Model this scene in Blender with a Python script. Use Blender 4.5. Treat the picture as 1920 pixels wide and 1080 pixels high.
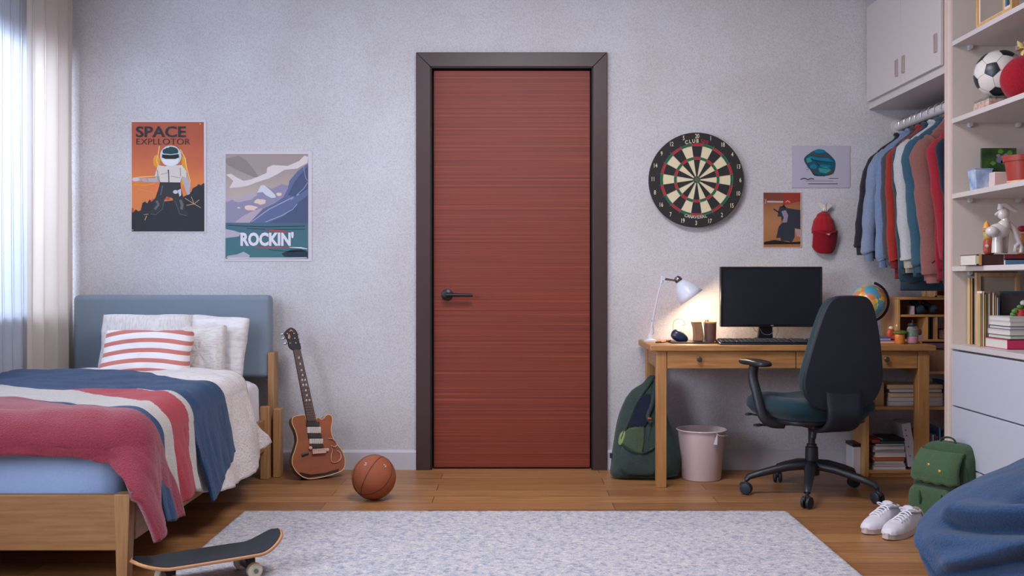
import bpy, bmesh, math, random
from mathutils import Matrix, Vector, noise
R = random.Random(7)
PI = math.pi
C = bpy.context.scene.collection
for o in list(bpy.data.objects): bpy.data.objects.remove(o)

# ------------------------------------------------------------------ camera, world, lights
scn = bpy.context.scene
F = 1900.0; VX, VY, CH = 965.0, 525.0, 1.05       # focal length in px, vanishing point, eye height
WY = 5.62                                          # back wall distance
cam = bpy.data.cameras.new('camera'); camo = bpy.data.objects.new('camera', cam); C.objects.link(camo)
camo.location = (0, 0, CH); camo.rotation_euler = (PI/2, 0, 0)
cam.sensor_width = 36; cam.lens = 36*F/1920
cam.shift_x = -(VX-960)/1920; cam.shift_y = (VY-540)/1920
cam.clip_start = .05
scn.camera = camo
scn.view_settings.view_transform = 'Standard'
scn.view_settings.look = 'None'
scn.view_settings.gamma = 1
scn.view_settings.use_curve_mapping = False
scn.view_settings.exposure = 0.0
w = bpy.data.worlds.new('world'); scn.world = w; w.use_nodes = True
w.node_tree.nodes['Background'].inputs[0].default_value = (.78, .80, 1.0, 1)
w.node_tree.nodes['Background'].inputs[1].default_value = .30
def area(name, loc, target, sx, sy, power, col):
    l = bpy.data.lights.new(name, 'AREA'); l.shape = 'RECTANGLE'; l.size = sx; l.size_y = sy
    l.energy = power; l.color = col
    o = bpy.data.objects.new(name, l); C.objects.link(o); o.location = loc
    o.rotation_euler = (Vector(target)-Vector(loc)).to_track_quat('-Z', 'Y').to_euler()
    return o
area('daylight_by_bed_window', (-3.0, 4.1, 1.9), (-1.5, 4.1, 1.3), 2.0, 1.6, 140, (.70, .82, 1.0))
area('added_left_fill', (-3.0, 1.6, 1.9), (1.0, 4.6, 1.2), 1.7, 1.6, 165, (.80, .87, 1.0))  # added fill light outside an invented, unseen window
area('added_ceiling_fill', (.1, 3.7, 2.72), (.15, 4.0, 0), 1.0, 1.0, 66, (.97, .95, 1.0))  # added overhead fill to brighten the wall centre; no lamp is modelled

def X(px, Y): return (px-VX)*Y/F
def Z(py, Y): return CH-(py-VY)*Y/F
def P(px, py, Y): return (X(px, Y), Y, Z(py, Y))

# ------------------------------------------------------------------ materials
def lin(c):
    return tuple(((v/255)/12.92 if v/255 <= .04045 else ((v/255+.055)/1.055)**2.4) for v in c)
_m = {}
def mat(name, col, rough=.6, metal=0, var=None, bump=None, col2=None, coat=0, spec=.5, sheen=0, emit=None):
    """var=(scale, amount, (sx,sy,sz)) colour variation; bump=(scale, strength, (sx,sy,sz))"""
    if name in _m: return _m[name]
    m = bpy.data.materials.new(name); m.use_nodes = True; _m[name] = m
    nt = m.node_tree; N = nt.nodes; L = nt.links; b = N['Principled BSDF']
    c = lin(col)
    b.inputs['Base Color'].default_value = (*c, 1); b.inputs['Roughness'].default_value = rough
    b.inputs['Metallic'].default_value = metal; b.inputs['Specular IOR Level'].default_value = spec
    b.inputs['Coat Weight'].default_value = coat
    if sheen: b.inputs['Sheen Weight'].default_value = sheen; b.inputs['Sheen Roughness'].default_value = .5
    if emit: b.inputs['Emission Color'].default_value = (*lin(emit[0]), 1); b.inputs['Emission Strength'].default_value = emit[1]
    tc = N.new('ShaderNodeTexCoord')
    def coords(s):
        mp = N.new('ShaderNodeMapping'); mp.inputs['Scale'].default_value = s
        L.new(tc.outputs['Object'], mp.inputs[0]); return mp.outputs[0]
    if var:
        sc, am, st = var
        n = N.new('ShaderNodeTexNoise'); n.inputs['Scale'].default_value = sc; n.inputs['Detail'].default_value = 5
        L.new(coords(st), n.inputs['Vector'])
        r = N.new('ShaderNodeValToRGB'); L.new(n.outputs[0], r.inputs[0])
        r.color_ramp.elements[0].position = .3; r.color_ramp.elements[1].position = .7
        c2 = lin(col2) if col2 else tuple(v*(1-am) for v in c)
        c1 = c if col2 else tuple(min(1, v*(1+am*.6)) for v in c)
        r.color_ramp.elements[0].color = (*c2, 1); r.color_ramp.elements[1].color = (*c1, 1)
        L.new(r.outputs[0], b.inputs['Base Color'])
    if bump:
        sc, am, st = bump
        n = N.new('ShaderNodeTexNoise'); n.inputs['Scale'].default_value = sc; n.inputs['Detail'].default_value = 3
        L.new(coords(st), n.inputs['Vector'])
        bp = N.new('ShaderNodeBump'); bp.inputs['Strength'].default_value = am; bp.inputs['Distance'].default_value = .01
        L.new(n.outputs[0], bp.inputs['Height']); L.new(bp.outputs[0], b.inputs['Normal'])
    return m
I3 = (1, 1, 1)
def cloth(name, col, amt=.15, sc=260, b=.25, rough=.9, sheen=.15): return mat(name, col, rough, var=(sc, amt, I3), bump=(sc*1.3, b, I3), spec=.2, sheen=sheen)
def plain(name, col, rough=.55, **k): return mat(name, col, rough, **k)
def wood(name, col, col2, axis='x', sc=6):
    st = {'x': (1, 14, 14), 'y': (14, 1, 14), 'z': (14, 14, 1)}[axis]
    return mat(name, col, .45, var=(sc, .3, st), col2=col2, bump=(sc*6, .05, st))
# plain flat print inks: paper
def ink(col): return mat('ink_%02x%02x%02x' % tuple(col), col, .5, spec=.3)

# ------------------------------------------------------------------ mesh builder
def cr(pts, n=6, closed=True):
    out = []; k = len(pts); rng = range(k) if closed else range(k-1)
    for i in rng:
        g = (lambda j: pts[j % k]) if closed else (lambda j: pts[max(0, min(k-1, j))])
        p0, p1, p2, p3 = (Vector(g(i+d)) for d in (-1, 0, 1, 2))
        for s in range(n):
            t = s/n
            out.append(tuple(.5*((2*p1)+(p2-p0)*t+(2*p0-5*p1+4*p2-p3)*t*t+(3*p1-p0-3*p2+p3)*t**3)))
    if not closed: out.append(tuple(pts[-1]))
    return out
class MB:
    def __init__(s, xf=None): s.v = []; s.f = []; s.m = []; s.uv = None; s.xf = xf or Matrix()
    def add(s, vs, fs, m=0):
        b = len(s.v); s.v += [tuple(s.xf @ Vector(p)) for p in vs]
        for i, f in enumerate(fs):
            s.f.append(tuple(b+j for j in f)); s.m.append(m[i] if isinstance(m, list) else m)
        return s
    def box(s, x0, x1, y0, y1, z0, z1, m=0, rot=None, piv=None):
        vs = [(x, y, z) for x in (x0, x1) for y in (y0, y1) for z in (z0, z1)]
        if rot is not None:
            c = Vector(piv) if piv else Vector(((x0+x1)/2, (y0+y1)/2, (z0+z1)/2))
            vs = [tuple(rot @ (Vector(p)-c)+c) for p in vs]
        return s.add(vs, [(0, 1, 3, 2), (4, 6, 7, 5), (0, 4, 5, 1), (2, 3, 7, 6), (0, 2, 6, 4), (1, 5, 7, 3)], m)
    def tube(s, pts, r, n=10, m=0, closed=False, caps=True, flat=1.0):
        pts = [Vector(p) for p in pts]; k = len(pts); rr = r if isinstance(r, (list, tuple)) else [r]*k
        vs = []; up = None
        for i, p in enumerate(pts):
            a = pts[(i-1) % k] if (closed or i) else p; b = pts[(i+1) % k] if (closed or i < k-1) else p
            t = (b-a).normalized()
            if up is None: up = Vector((0, 0, 1)) if abs(t.z) < .9 else Vector((1, 0, 0))
            sd = t.cross(up).normalized(); up = sd.cross(t).normalized()
            for j in range(n):
                an = 2*PI*j/n; vs.append(p+sd*math.cos(an)*rr[i]+up*math.sin(an)*rr[i]*flat)
        fs = []
        for i in range(k if closed else k-1):
            for j in range(n):
                a, b = i*n+j, i*n+(j+1) % n; c, d = ((i+1) % k)*n+(j+1) % n, ((i+1) % k)*n+j
                fs.append((a, b, c, d))
        if caps and not closed: fs += [tuple(range(n))[::-1], tuple((k-1)*n+j for j in range(n))]
        return s.add(vs, fs, m)
    def cyl(s, a, b, r, r2=None, n=20, m=0): return s.tube([a, b], [r, r if r2 is None else r2], n, m)
    def lathe(s, prof, o=(0, 0, 0), n=32, m=0, ax=None):
        """prof [(r,h)] about local z (or ax direction) at o"""
        q = Vector(ax).to_track_quat('Z', 'X') if ax else None
        vs = []
        for r, h in prof:
            for j in range(n):
                a = 2*PI*j/n; p = Vector((r*math.cos(a), r*math.sin(a), h))
                vs.append((q @ p if q else p)+Vector(o))
        fs = []
        for i in range(len(prof)-1):
            for j in range(n):
                fs.append((i*n+j, i*n+(j+1) % n, (i+1)*n+(j+1) % n, (i+1)*n+j))
        return s.add(vs, fs, m)
    def prism(s, poly, a, b, m=0, plane='xz', ms=None):
        """extrude 2D poly from a to b along the missing axis"""
        mk = {'xz': lambda p, d: (p[0], d, p[1]), 'xy': lambda p, d: (p[0], p[1], d), 'yz': lambda p, d: (d, p[0], p[1])}[plane]
        k = len(poly); vs = [mk(p, a) for p in poly]+[mk(p, b) for p in poly]
        fs = [tuple(range(k)), tuple(range(2*k-1, k-1, -1))]+[(i, k+i, k+(i+1) % k, (i+1) % k) for i in range(k)]
        return s.add(vs, fs, m if ms is None else [m, m]+[ms]*k)
    def flat(s, poly, y, m=0): return s.add([(p[0], y, p[1]) for p in poly], [tuple(range(len(poly)))], m)
    def grid(s, fn, nu, nv, m=0, cu=False, cv=False):
        vs = [fn(i/(nu if cu else nu-1), j/(nv if cv else nv-1)) for i in range(nu) for j in range(nv)]
        fs = []; ms = []
        for i in range(nu if cu else nu-1):
            for j in range(nv if cv else nv-1):
                a = i*nv+j; b = ((i+1) % nu)*nv+j; c = ((i+1) % nu)*nv+(j+1) % nv; d = i*nv+(j+1) % nv
                fs.append((a, b, c, d)); ms.append(m(i/(nu-1), j/(nv-1)) if callable(m) else m)
        return s.add(vs, fs, ms)
    def ell(s, c, rx, ry, rz, e=1.0, fn=None, nu=32, nv=17, m=0):
        """superellipsoid: e<1 boxier; fn(Vector unit-ish local)->Vector offset"""
        def sp(x): return math.copysign(abs(x)**e, x)
        def f(u, v):
            a = 2*PI*u; b = PI*(v-.5)*.998
            p = Vector((rx*sp(math.cos(b))*sp(math.cos(a)), ry*sp(math.cos(b))*sp(math.sin(a)), rz*sp(math.sin(b))))
            if fn: p = fn(p)
            return tuple(p+Vector(c))
        return s.grid(f, nu, nv, m, cu=True)
    def text(s, st, x, z, h, y, m=0, rot=0, sx=1.0, bold=0.0, xf=None):
        cu = bpy.data.curves.new('t', 'FONT'); cu.body = st; cu.size = 1; cu.align_x = 'CENTER'; cu.align_y = 'CENTER'
        cu.offset = bold; cu.resolution_u = 3
        ob = bpy.data.objects.new('t', cu); C.objects.link(ob)
        dg = bpy.context.evaluated_depsgraph_get(); me = ob.evaluated_get(dg).to_mesh()
        k = h/.7; ca, sa = math.cos(rot), math.sin(rot)
        vs = []
        for v in me.vertices:
            a, b = v.co.x*k*sx, v.co.y*k
            vs.append((x+a*ca-b*sa, y, z+a*sa+b*ca))
        s.add(vs, [tuple(p.vertices) for p in me.polygons], m)
        ob.evaluated_get(dg).to_mesh_clear(); bpy.data.objects.remove(ob); bpy.data.curves.remove(cu)
        return s
    def build(s, name, mats, parent=None, smooth=35, bevel=0, sub=0, solid=0, label=None, cat=None, group=None, kind=None, w=True, fix=True, bseg=2):
        if not isinstance(mats, (list, tuple)): mats = [mats]
        V = [Vector(p) for p in s.v]
        if parent is not None:
            off = Vector()
            if w:
                q = parent
                while q: off += q.location; q = q.parent
            V = [p-off for p in V]; loc = Vector()
        else:
            xs = [p.x for p in V]; ys = [p.y for p in V]; zs = [p.z for p in V]
            loc = Vector(((min(xs)+max(xs))/2, (min(ys)+max(ys))/2, min(zs))); V = [p-loc for p in V]
        me = bpy.data.meshes.new(name); me.from_pydata(V, [], s.f); 
        for mm in mats: me.materials.append(mm)
        me.polygons.foreach_set('material_index', s.m)
        if s.uv: 
            ul = me.uv_layers.new(name='uv')
            for l in me.loops: ul.data[l.index].uv = s.uv[l.vertex_index]
        bm = bmesh.new(); bm.from_mesh(me)
        if fix: bmesh.ops.recalc_face_normals(bm, faces=bm.faces)
        bm.to_mesh(me); bm.free()
        if smooth:
            me.polygons.foreach_set('use_smooth', [True]*len(me.polygons))
            if smooth is not True: me.set_sharp_from_angle(angle=math.radians(smooth))
        o = bpy.data.objects.new(name, me); C.objects.link(o); o.location = loc
        if parent is not None: o.parent = parent
        if solid:
            md = o.modifiers.new('solid', 'SOLIDIFY'); md.thickness = abs(solid); md.offset = 1 if solid > 0 else -1
        if bevel:
            md = o.modifiers.new('bevel', 'BEVEL'); md.width = bevel; md.segments = bseg; md.limit_method = 'ANGLE'; md.angle_limit = math.radians(40)
            me.polygons.foreach_set('use_smooth', [True]*len(me.polygons)); md.harden_normals = False
        if sub:
            md = o.modifiers.new('sub', 'SUBSURF'); md.levels = sub; md.render_levels = sub
        if label: o['label'] = label
        if cat: o['category'] = cat
        if group: o['group'] = group
        if kind: o['kind'] = kind
        return o
def thing(name, label, cat, loc=(0, 0, 0), rz=0, group=None, kind=None):
    o = bpy.data.objects.new(name, None); C.objects.link(o); o.location = loc; o.rotation_euler = (0, 0, rz); o.empty_display_size = .05
    if label: o['label'] = label
    if cat: o['category'] = cat
    if group: o['group'] = group
    if kind: o['kind'] = kind
    return o
def RZ(a): return Matrix.Rotation(a, 4, 'Z')
def RX(a): return Matrix.Rotation(a, 4, 'X')
def RY(a): return Matrix.Rotation(a, 4, 'Y')
def T(x, y, z): return Matrix.Translation((x, y, z))
def nz(x, y, z, s=1): return noise.noise(Vector((x*s, y*s, z*s)))
ST = dict(kind='structure')

# ------------------------------------------------------------------ the room
def node_mat(name):
    m = bpy.data.materials.new(name); m.use_nodes = True
    return m, m.node_tree.nodes, m.node_tree.links, m.node_tree.nodes['Principled BSDF']
def wall_material():
    m, N, L, b = node_mat('plaster_wallpaper')
    tc = N.new('ShaderNodeTexCoord')
    def no(sc, det, st):
        mp = N.new('ShaderNodeMapping'); mp.inputs['Scale'].default_value = st; L.new(tc.outputs['Object'], mp.inputs[0])
        n = N.new('ShaderNodeTexNoise'); n.inputs['Scale'].default_value = sc; n.inputs['Detail'].default_value = det; L.new(mp.outputs[0], n.inputs[0]); return n
    a = no(2.2, 4, I3); c = no(210, 3, (1, 1, .8)); 
    r1 = N.new('ShaderNodeValToRGB'); L.new(a.outputs[0], r1.inputs[0])
    r1.color_ramp.elements[0].position = .35; r1.color_ramp.elements[0].color = (*lin((200, 195, 198)), 1)
    r1.color_ramp.elements[1].position = .65; r1.color_ramp.elements[1].color = (*lin((209, 208, 213)), 1)
    r2 = N.new('ShaderNodeValToRGB'); L.new(c.outputs[0], r2.inputs[0])
    r2.color_ramp.elements[0].position = .34; r2.color_ramp.elements[0].color = (.82, .815, .81, 1)
    r2.color_ramp.elements[1].position = .56; r2.color_ramp.elements[1].color = (1.02, 1.02, 1.02, 1)
    mx = N.new('ShaderNodeMix'); mx.data_type = 'RGBA'; mx.blend_type = 'MULTIPLY'; mx.inputs[0].default_value = 1
    L.new(r1.outputs[0], mx.inputs[6]); L.new(r2.outputs[0], mx.inputs[7]); L.new(mx.outputs[2], b.inputs['Base Color'])
    bp = N.new('ShaderNodeBump'); bp.inputs['Strength'].default_value = .35; bp.inputs['Distance'].default_value = .004
    L.new(c.outputs[0], bp.inputs['Height']); L.new(bp.outputs[0], b.inputs['Normal']); b.inputs['Roughness'].default_value = .85
    return m
def floor_material():
    m, N, L, b = node_mat('oak_floorboards')
    tc = N.new('ShaderNodeTexCoord'); mp = N.new('ShaderNodeMapping'); L.new(tc.outputs['Object'], mp.inputs[0])
    mp.inputs['Location'].default_value = (.35, .06, 0)
    br = N.new('ShaderNodeTexBrick'); L.new(mp.outputs[0], br.inputs[0])
    br.inputs['Scale'].default_value = 1; br.inputs['Brick Width'].default_value = 1.35; br.inputs['Row Height'].default_value = .145
    br.inputs['Mortar Size'].default_value = .0018; br.offset = .37; br.offset_frequency = 2; br.inputs['Bias'].default_value = -.1
    br.inputs['Color1'].default_value = (*lin((172, 124, 80)), 1); br.inputs['Color2'].default_value = (*lin((140, 95, 58)), 1)
    br.inputs['Mortar'].default_value = (*lin((76, 46, 28)), 1)
    m2 = N.new('ShaderNodeMapping'); m2.inputs['Scale'].default_value = (1, 16, 1); L.new(tc.outputs['Object'], m2.inputs[0])
    n = N.new('ShaderNodeTexNoise'); n.inputs['Scale'].default_value = 3.5; n.inputs['Detail'].default_value = 7; L.new(m2.outputs[0], n.inputs[0])
    r = N.new('ShaderNodeValToRGB'); L.new(n.outputs[0], r.inputs[0])
    r.color_ramp.elements[0].position = .3; r.color_ramp.elements[0].color = (.70, .66, .62, 1)
    r.color_ramp.elements[1].position = .65; r.color_ramp.elements[1].color = (1.08, 1.06, 1.03, 1)
    mx = N.new('ShaderNodeMix'); mx.data_type = 'RGBA'; mx.blend_type = 'MULTIPLY'; mx.inputs[0].default_value = 1
    L.new(br.outputs[0], mx.inputs[6]); L.new(r.outputs[0], mx.inputs[7]); L.new(mx.outputs[2], b.inputs['Base Color'])
    bp = N.new('ShaderNodeBump'); bp.inputs['Strength'].default_value = .12; bp.inputs['Distance'].default_value = .003
    L.new(n.outputs[0], bp.inputs['Height']); L.new(bp.outputs[0], b.inputs['Normal'])
    b.inputs['Roughness'].default_value = .38; b.inputs['Specular IOR Level'].default_value = .4
    return m
M_wall = wall_material(); M_floor = floor_material()
M_base = plain('baseboard_paint', (196, 194, 202), .5)
M_ceil = plain('ceiling_paint', (225, 225, 226), .9)
M_case = mat('dark_casing', (66, 46, 46), .42, var=(3, .08, I3), bump=(120, .05, I3))
M_black = plain('black_gap', (18, 16, 18), .6)
RW, LW, YB = 2.42, -2.50, -.6
MB().box(LW-.12, RW+.12, YB, WY+.3, -.1, 0).build('floor', M_floor, smooth=0, **ST)
MB().box(LW-.12, RW+.12, YB, WY+.1, 2.75, 2.85).build('ceiling', M_ceil, smooth=0, **ST)
DL, DR, DT = X(808, WY), X(1111, WY), Z(127, WY)       # opening in the wall
b = MB(); b.box(LW-.12, DL, WY, WY+.12, 0, 2.75); b.box(DR, RW+.12, WY, WY+.12, 0, 2.75); b.box(DL, DR, WY, WY+.12, DT, 2.75)
b.build('wall_back', M_wall, smooth=0, **ST)
MB().box(RW, RW+.12, YB, WY, 0, 2.75).build('wall_right', M_wall, smooth=0, **ST)
# left wall: bed window, plus an added unseen window to let in fill light
W1 = (3.15, 5.50, .87, 2.28); W_FILL = (.7, 2.4, .87, 2.28)
b = MB(); x0, x1 = LW-.12, LW
b.box(x0, x1, YB, WY, 0, .87); b.box(x0, x1, YB, WY, 2.28, 2.75)
for a, c in ((YB, .7), (2.4, 3.15), (5.50, WY)): b.box(x0, x1, a, c, .87, 2.28)
b.build('wall_left', M_wall, smooth=0, **ST)
M_wframe = plain('white_window_frame', (225, 228, 232), .4)
mg = bpy.data.materials.new('window_glass'); mg.use_nodes = True; N = mg.node_tree.nodes; L = mg.node_tree.links
N.remove(N['Principled BSDF']); tr = N.new('ShaderNodeBsdfTransparent'); gl = N.new('ShaderNodeBsdfGlossy'); gl.inputs['Roughness'].default_value = .02
ms = N.new('ShaderNodeMixShader'); ms.inputs[0].default_value = .06; L.new(tr.outputs[0], ms.inputs[1]); L.new(gl.outputs[0], ms.inputs[2]); L.new(ms.outputs[0], N['Material Output'].inputs[0])
for k, (a, c, z0, z1) in enumerate((W1, W_FILL)):
    wn = thing('window_%d' % (k+1), None, None, (LW-.06, (a+c)/2, z0), **ST)  # the second one is invented, an unseen opening for the fill light
    b = MB()
    for ya, yb, za, zb in ((a, c, z0, z0+.06), (a, c, z1-.06, z1), (a, a+.06, z0+.06, z1-.06), (c-.06, c, z0+.06, z1-.06), ((a+c)/2-.03, (a+c)/2+.03, z0+.06, z1-.06)):
        b.box(LW-.09, LW-.04, ya, yb, za, zb)
    b.build('window_frame', M_wframe, wn, bevel=.004)
    MB().box(LW-.067, LW-.063, a+.05, c-.05, z0+.05, z1-.05).build('window_pane', mg, wn, smooth=0)
    MB().box(LW-.10, LW+.03, a-.04, c+.04, z0-.03, z0).build('window_sill', M_wframe, wn, bevel=.005)
# baseboards
BH = .108
for a, c in ((LW, X(781, WY)), (X(1138, WY), RW)):
    b = MB(); b.prism([(WY-.016, 0), (WY-.016, BH-.012), (WY-.008, BH), (WY, BH), (WY, 0)], a, c, plane='yz'); b.build('baseboard_back', M_base, smooth=20, **ST)

# ------------------------------------------------------------------ door
def door_material():
    m, N, L, b = node_mat('ribbed_mahogany')
    tc = N.new('ShaderNodeTexCoord')
    def stripe(sc, st):
        mp = N.new('ShaderNodeMapping'); mp.inputs['Scale'].default_value = st; L.new(tc.outputs['Object'], mp.inputs[0])
        n = N.new('ShaderNodeTexNoise'); n.inputs['Scale'].default_value = sc; n.inputs['Detail'].default_value = 4; n.inputs['Roughness'].default_value = .7; L.new(mp.outputs[0], n.inputs[0]); return n
    a = stripe(95, (.0022, 0, 1)); c = stripe(9, (.02, 0, 1)); d = stripe(3, (1, 0, 1)); 
    r = N.new('ShaderNodeValToRGB'); L.new(a.outputs[0], r.inputs[0]); e = r.color_ramp.elements
    e[0].position = .34; e[0].color = (*lin((84, 32, 20)), 1); e[1].position = .68; e[1].color = (*lin((170, 82, 54)), 1)
    q = e.new(.44); q.color = (*lin((119, 46, 29)), 1); q = e.new(.58); q.color = (*lin((137, 57, 36)), 1)
    r2 = N.new('ShaderNodeValToRGB'); L.new(c.outputs[0], r2.inputs[0]); r2.color_ramp.elements[0].position = .3; r2.color_ramp.elements[0].color = (.90, .87, .85, 1); r2.color_ramp.elements[1].position = .7; r2.color_ramp.elements[1].color = (1.07, 1.04, 1.03, 1)
    r3 = N.new('ShaderNodeValToRGB'); L.new(d.outputs[0], r3.inputs[0]); r3.color_ramp.elements[0].color = (.93, .93, .93, 1); r3.color_ramp.elements[1].color = (1.06, 1.05, 1.05, 1)
    o = r.outputs[0]
    for rr in (r2, r3):
        mx = N.new('ShaderNodeMix'); mx.data_type = 'RGBA'; mx.blend_type = 'MULTIPLY'; mx.inputs[0].default_value = 1
        L.new(o, mx.inputs[6]); L.new(rr.outputs[0], mx.inputs[7]); o = mx.outputs[2]
    L.new(o, b.inputs['Base Color'])
    bp = N.new('ShaderNodeBump'); bp.inputs['Strength'].default_value = .5; bp.inputs['Distance'].default_value = .002
    L.new(a.outputs[0], bp.inputs['Height']); L.new(bp.outputs[0], b.inputs['Normal']); b.inputs['Roughness'].default_value = .55
    return m
dr = thing('door_1', None, None, ((DL+DR)/2, WY, 0), **ST)
ol, orr, ot = X(781, WY), X(1138, WY), Z(100, WY)
il, ir, it = X(808, WY), X(1111, WY), Z(127, WY)
yf = WY-.028
b = MB()
b.prism([(ol, 0), (ol, ot), (il, it), (il, 0)], yf, WY); b.build('casing', M_case, dr, bevel=.003)
b = MB(); b.prism([(orr, 0), (orr, ot), (ir, it), (ir, 0)], yf, WY); b.build('casing', M_case, dr, bevel=.003)
b = MB(); b.prism([(ol, ot), (orr, ot), (ir, it), (il, it)], yf, WY); b.build('casing', M_case, dr, bevel=.003)
b = MB(); t = .006
for q in ((il, il+t, 0, it), (ir-t, ir, 0, it), (il, ir, it-t, it)): b.box(q[0], q[1], WY-.024, WY+.1, q[2], q[3])
b.build('jamb', M_black, dr)
ll, lr, lt = X(813.5, WY+.02), X(1106, WY+.02), Z(133, WY+.02)
leaf = MB().box(ll, lr, WY+.012, WY+.052, .008, lt).build('door_leaf', door_material(), dr, bevel=.002)
MB().box(il, ir, WY+.06, WY+.1, 0, it).build('door_stop', M_black, dr)
M_hand = plain('black_handle', (34, 36, 40), .38, metal=.3)
hx, hz = X(838, WY), Z(553, WY)
b = MB(); b.lathe([(0, 0), (.030, 0), (.032, .004), (.030, .012), (.014, .018), (.013, .05), (.016, .056), (0, .058)], (hx, WY+.012, hz), 28, ax=(0, -1, 0))
b.tube([(hx, WY-.042, hz), (hx+.03, WY-.046, hz+.001), (hx+.08, WY-.046, hz), (X(887, WY), WY-.044, hz-.001)], [.014, .0105, .009, .0085], 12, flat=1.0)
b.build('door_handle', M_hand, leaf)
# ------------------------------------------------------------------ curtains
def curtain(name, label, y0, y1, x, amp, n, mt, z0=.02, z1=2.72, ph=0):
    def f(u, v):
        y = y0+(y1-y0)*u; z = z0+(z1-z0)*v
        k = 2*PI*n*u+ph+.5*math.sin(6*u)
        return (x+amp*math.sin(k)*(1.05-.35*v)+.012*nz(u*6, v*2, 1), y+.012*math.sin(2*k), z)
    o = MB().grid(f, n*14, 14).build(name, mt, smooth=True, label=label, cat='curtain', fix=False); return o
def translucent(name, col, transp, tl=.5):
    m = bpy.data.materials.new(name); m.use_nodes = True; N = m.node_tree.nodes; L = m.node_tree.links; N.remove(N['Principled BSDF'])
    d = N.new('ShaderNodeBsdfDiffuse'); t = N.new('ShaderNodeBsdfTranslucent'); tr = N.new('ShaderNodeBsdfTransparent')
    for q in (d, t): q.inputs[0].default_value = (*lin(col), 1)
    a = N.new('ShaderNodeMixShader'); a.inputs[0].default_value = tl; L.new(d.outputs[0], a.inputs[1]); L.new(t.outputs[0], a.inputs[2])
    c = N.new('ShaderNodeMixShader'); c.inputs[0].default_value = transp; L.new(a.outputs[0], c.inputs[1]); L.new(tr.outputs[0], c.inputs[2]); L.new(c.outputs[0], N['Material Output'].inputs[0])
    return m
curtain('curtain', 'opaque cream curtain hanging in the corner beside the headboard', 5.06, 5.585, -2.435, .018, 4, translucent('cream_curtain', (238, 226, 216), 0, .5))
curtain('sheer_curtain', 'white see-through curtain in front of the bright window', 3.05, 5.12, -2.462, .013, 22, translucent('sheer_curtain', (220, 226, 236), .10, .45), ph=1)

# ------------------------------------------------------------------ bed
oak_x = wood('oak_bed_x', (172, 128, 84), (150, 106, 66), 'x'); oak_y = wood('oak_bed_y', (172, 128, 84), (150, 106, 66), 'y'); oak_z = wood('oak_bed_z', (186, 142, 96), (162, 116, 74), 'z')
M_head = cloth('blue_headboard_fabric', (128, 141, 155), .10, 300, .2)
BL, BR = -2.385, -1.315; FY = 3.467
bed = thing('bed', 'single wooden bed with a grey-blue upholstered headboard under the curtain', 'bed', ((BL+BR)/2, 4.5, 0))
MB().box(X(140, 5.5), X(509, 5.5), 5.47, 5.56, Z(709, 5.47), Z(553, 5.5)).build('headboard', M_head, bed, bevel=.028, bseg=5)
MB().box(BL, BR-.03, FY, FY+.03, .123, .315).build('footboard', oak_x, bed, bevel=.004)
for x in (BL, BR-.055):
    b = MB(); 
    b.add([(x+.008, FY-.003, 0), (x+.045, FY-.003, 0), (x+.045, FY+.045, 0), (x+.008, FY+.045, 0), (x, FY-.003, .317), (x+.055, FY-.003, .317), (x+.055, FY+.052, .317), (x, FY+.052, .317)],
          [(0, 1, 5, 4), (1, 2, 6, 5), (2, 3, 7, 6), (3, 0, 4, 7), (0, 3, 2, 1), (4, 5, 6, 7)])
    b.build('leg', oak_z, bed, bevel=.003)
for x in (BL, BR-.022): MB().box(x, x+.022, FY+.05, 5.36, .15, .315).build('side_rail', oak_y, bed, bevel=.003)
Yq = 5.42
# posts beside the headboard
MB().box(X(505, 5.50), X(517, 5.50), 5.46, 5.56, 0, Z(661, 5.46)).build('post', oak_z, bed, bevel=.004)
MB().box(X(513, 5.40), X(527, 5.40), 5.38, 5.455, 0, Z(766, 5.40)).build('post', oak_z, bed, bevel=.004)
MB().box(X(490, 5.36), X(507, 5.36), 5.33, 5.375, 0, Z(762, 5.34)).build('post', oak_z, bed, bevel=.004)
MB().box(BL, BL+.05, 5.33, 5.375, 0, .39).build('post', oak_z, bed, bevel=.004)
MB().box(BL+.03, BR-.03, FY+.06, 5.44, .19, .226).build('slat_base', oak_y, bed)
# mattress: white at head, pale blue sheet at the foot
M_sheet = cloth('pale_blue_sheet', (158, 184, 226), .06, 200, .1); M_white = cloth('white_mattress', (226, 222, 226), .05, 200, .1)
XE = -1.345
def mfn(p):
    w = .008*nz(p.x*5, p.y*5, p.z*9)+.007*nz(p.x*9+p.z*14, p.y*9, p.z*12)+.004*nz(p.x*25, p.y*17, p.z*21+p.x*12)
    return p*(1+.0)+Vector((w, w*1.5, w))
b = MB(); cx, cy = (BL+.02+XE)/2, (3.505+5.45)/2
b.ell((cx, cy, .375), (XE-BL-.02)/2, (5.45-3.505)/2, .145, e=.16, fn=mfn, nu=160, nv=40)
b.m = [1 if (sum(b.v[i][1] for i in f)/4) > 4.45 else 0 for f in b.f]
mt = b.build('mattress', [M_sheet, M_white], smooth=True, label='mattress in a pale blue sheet seen above the footboard', cat='mattress')
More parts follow.
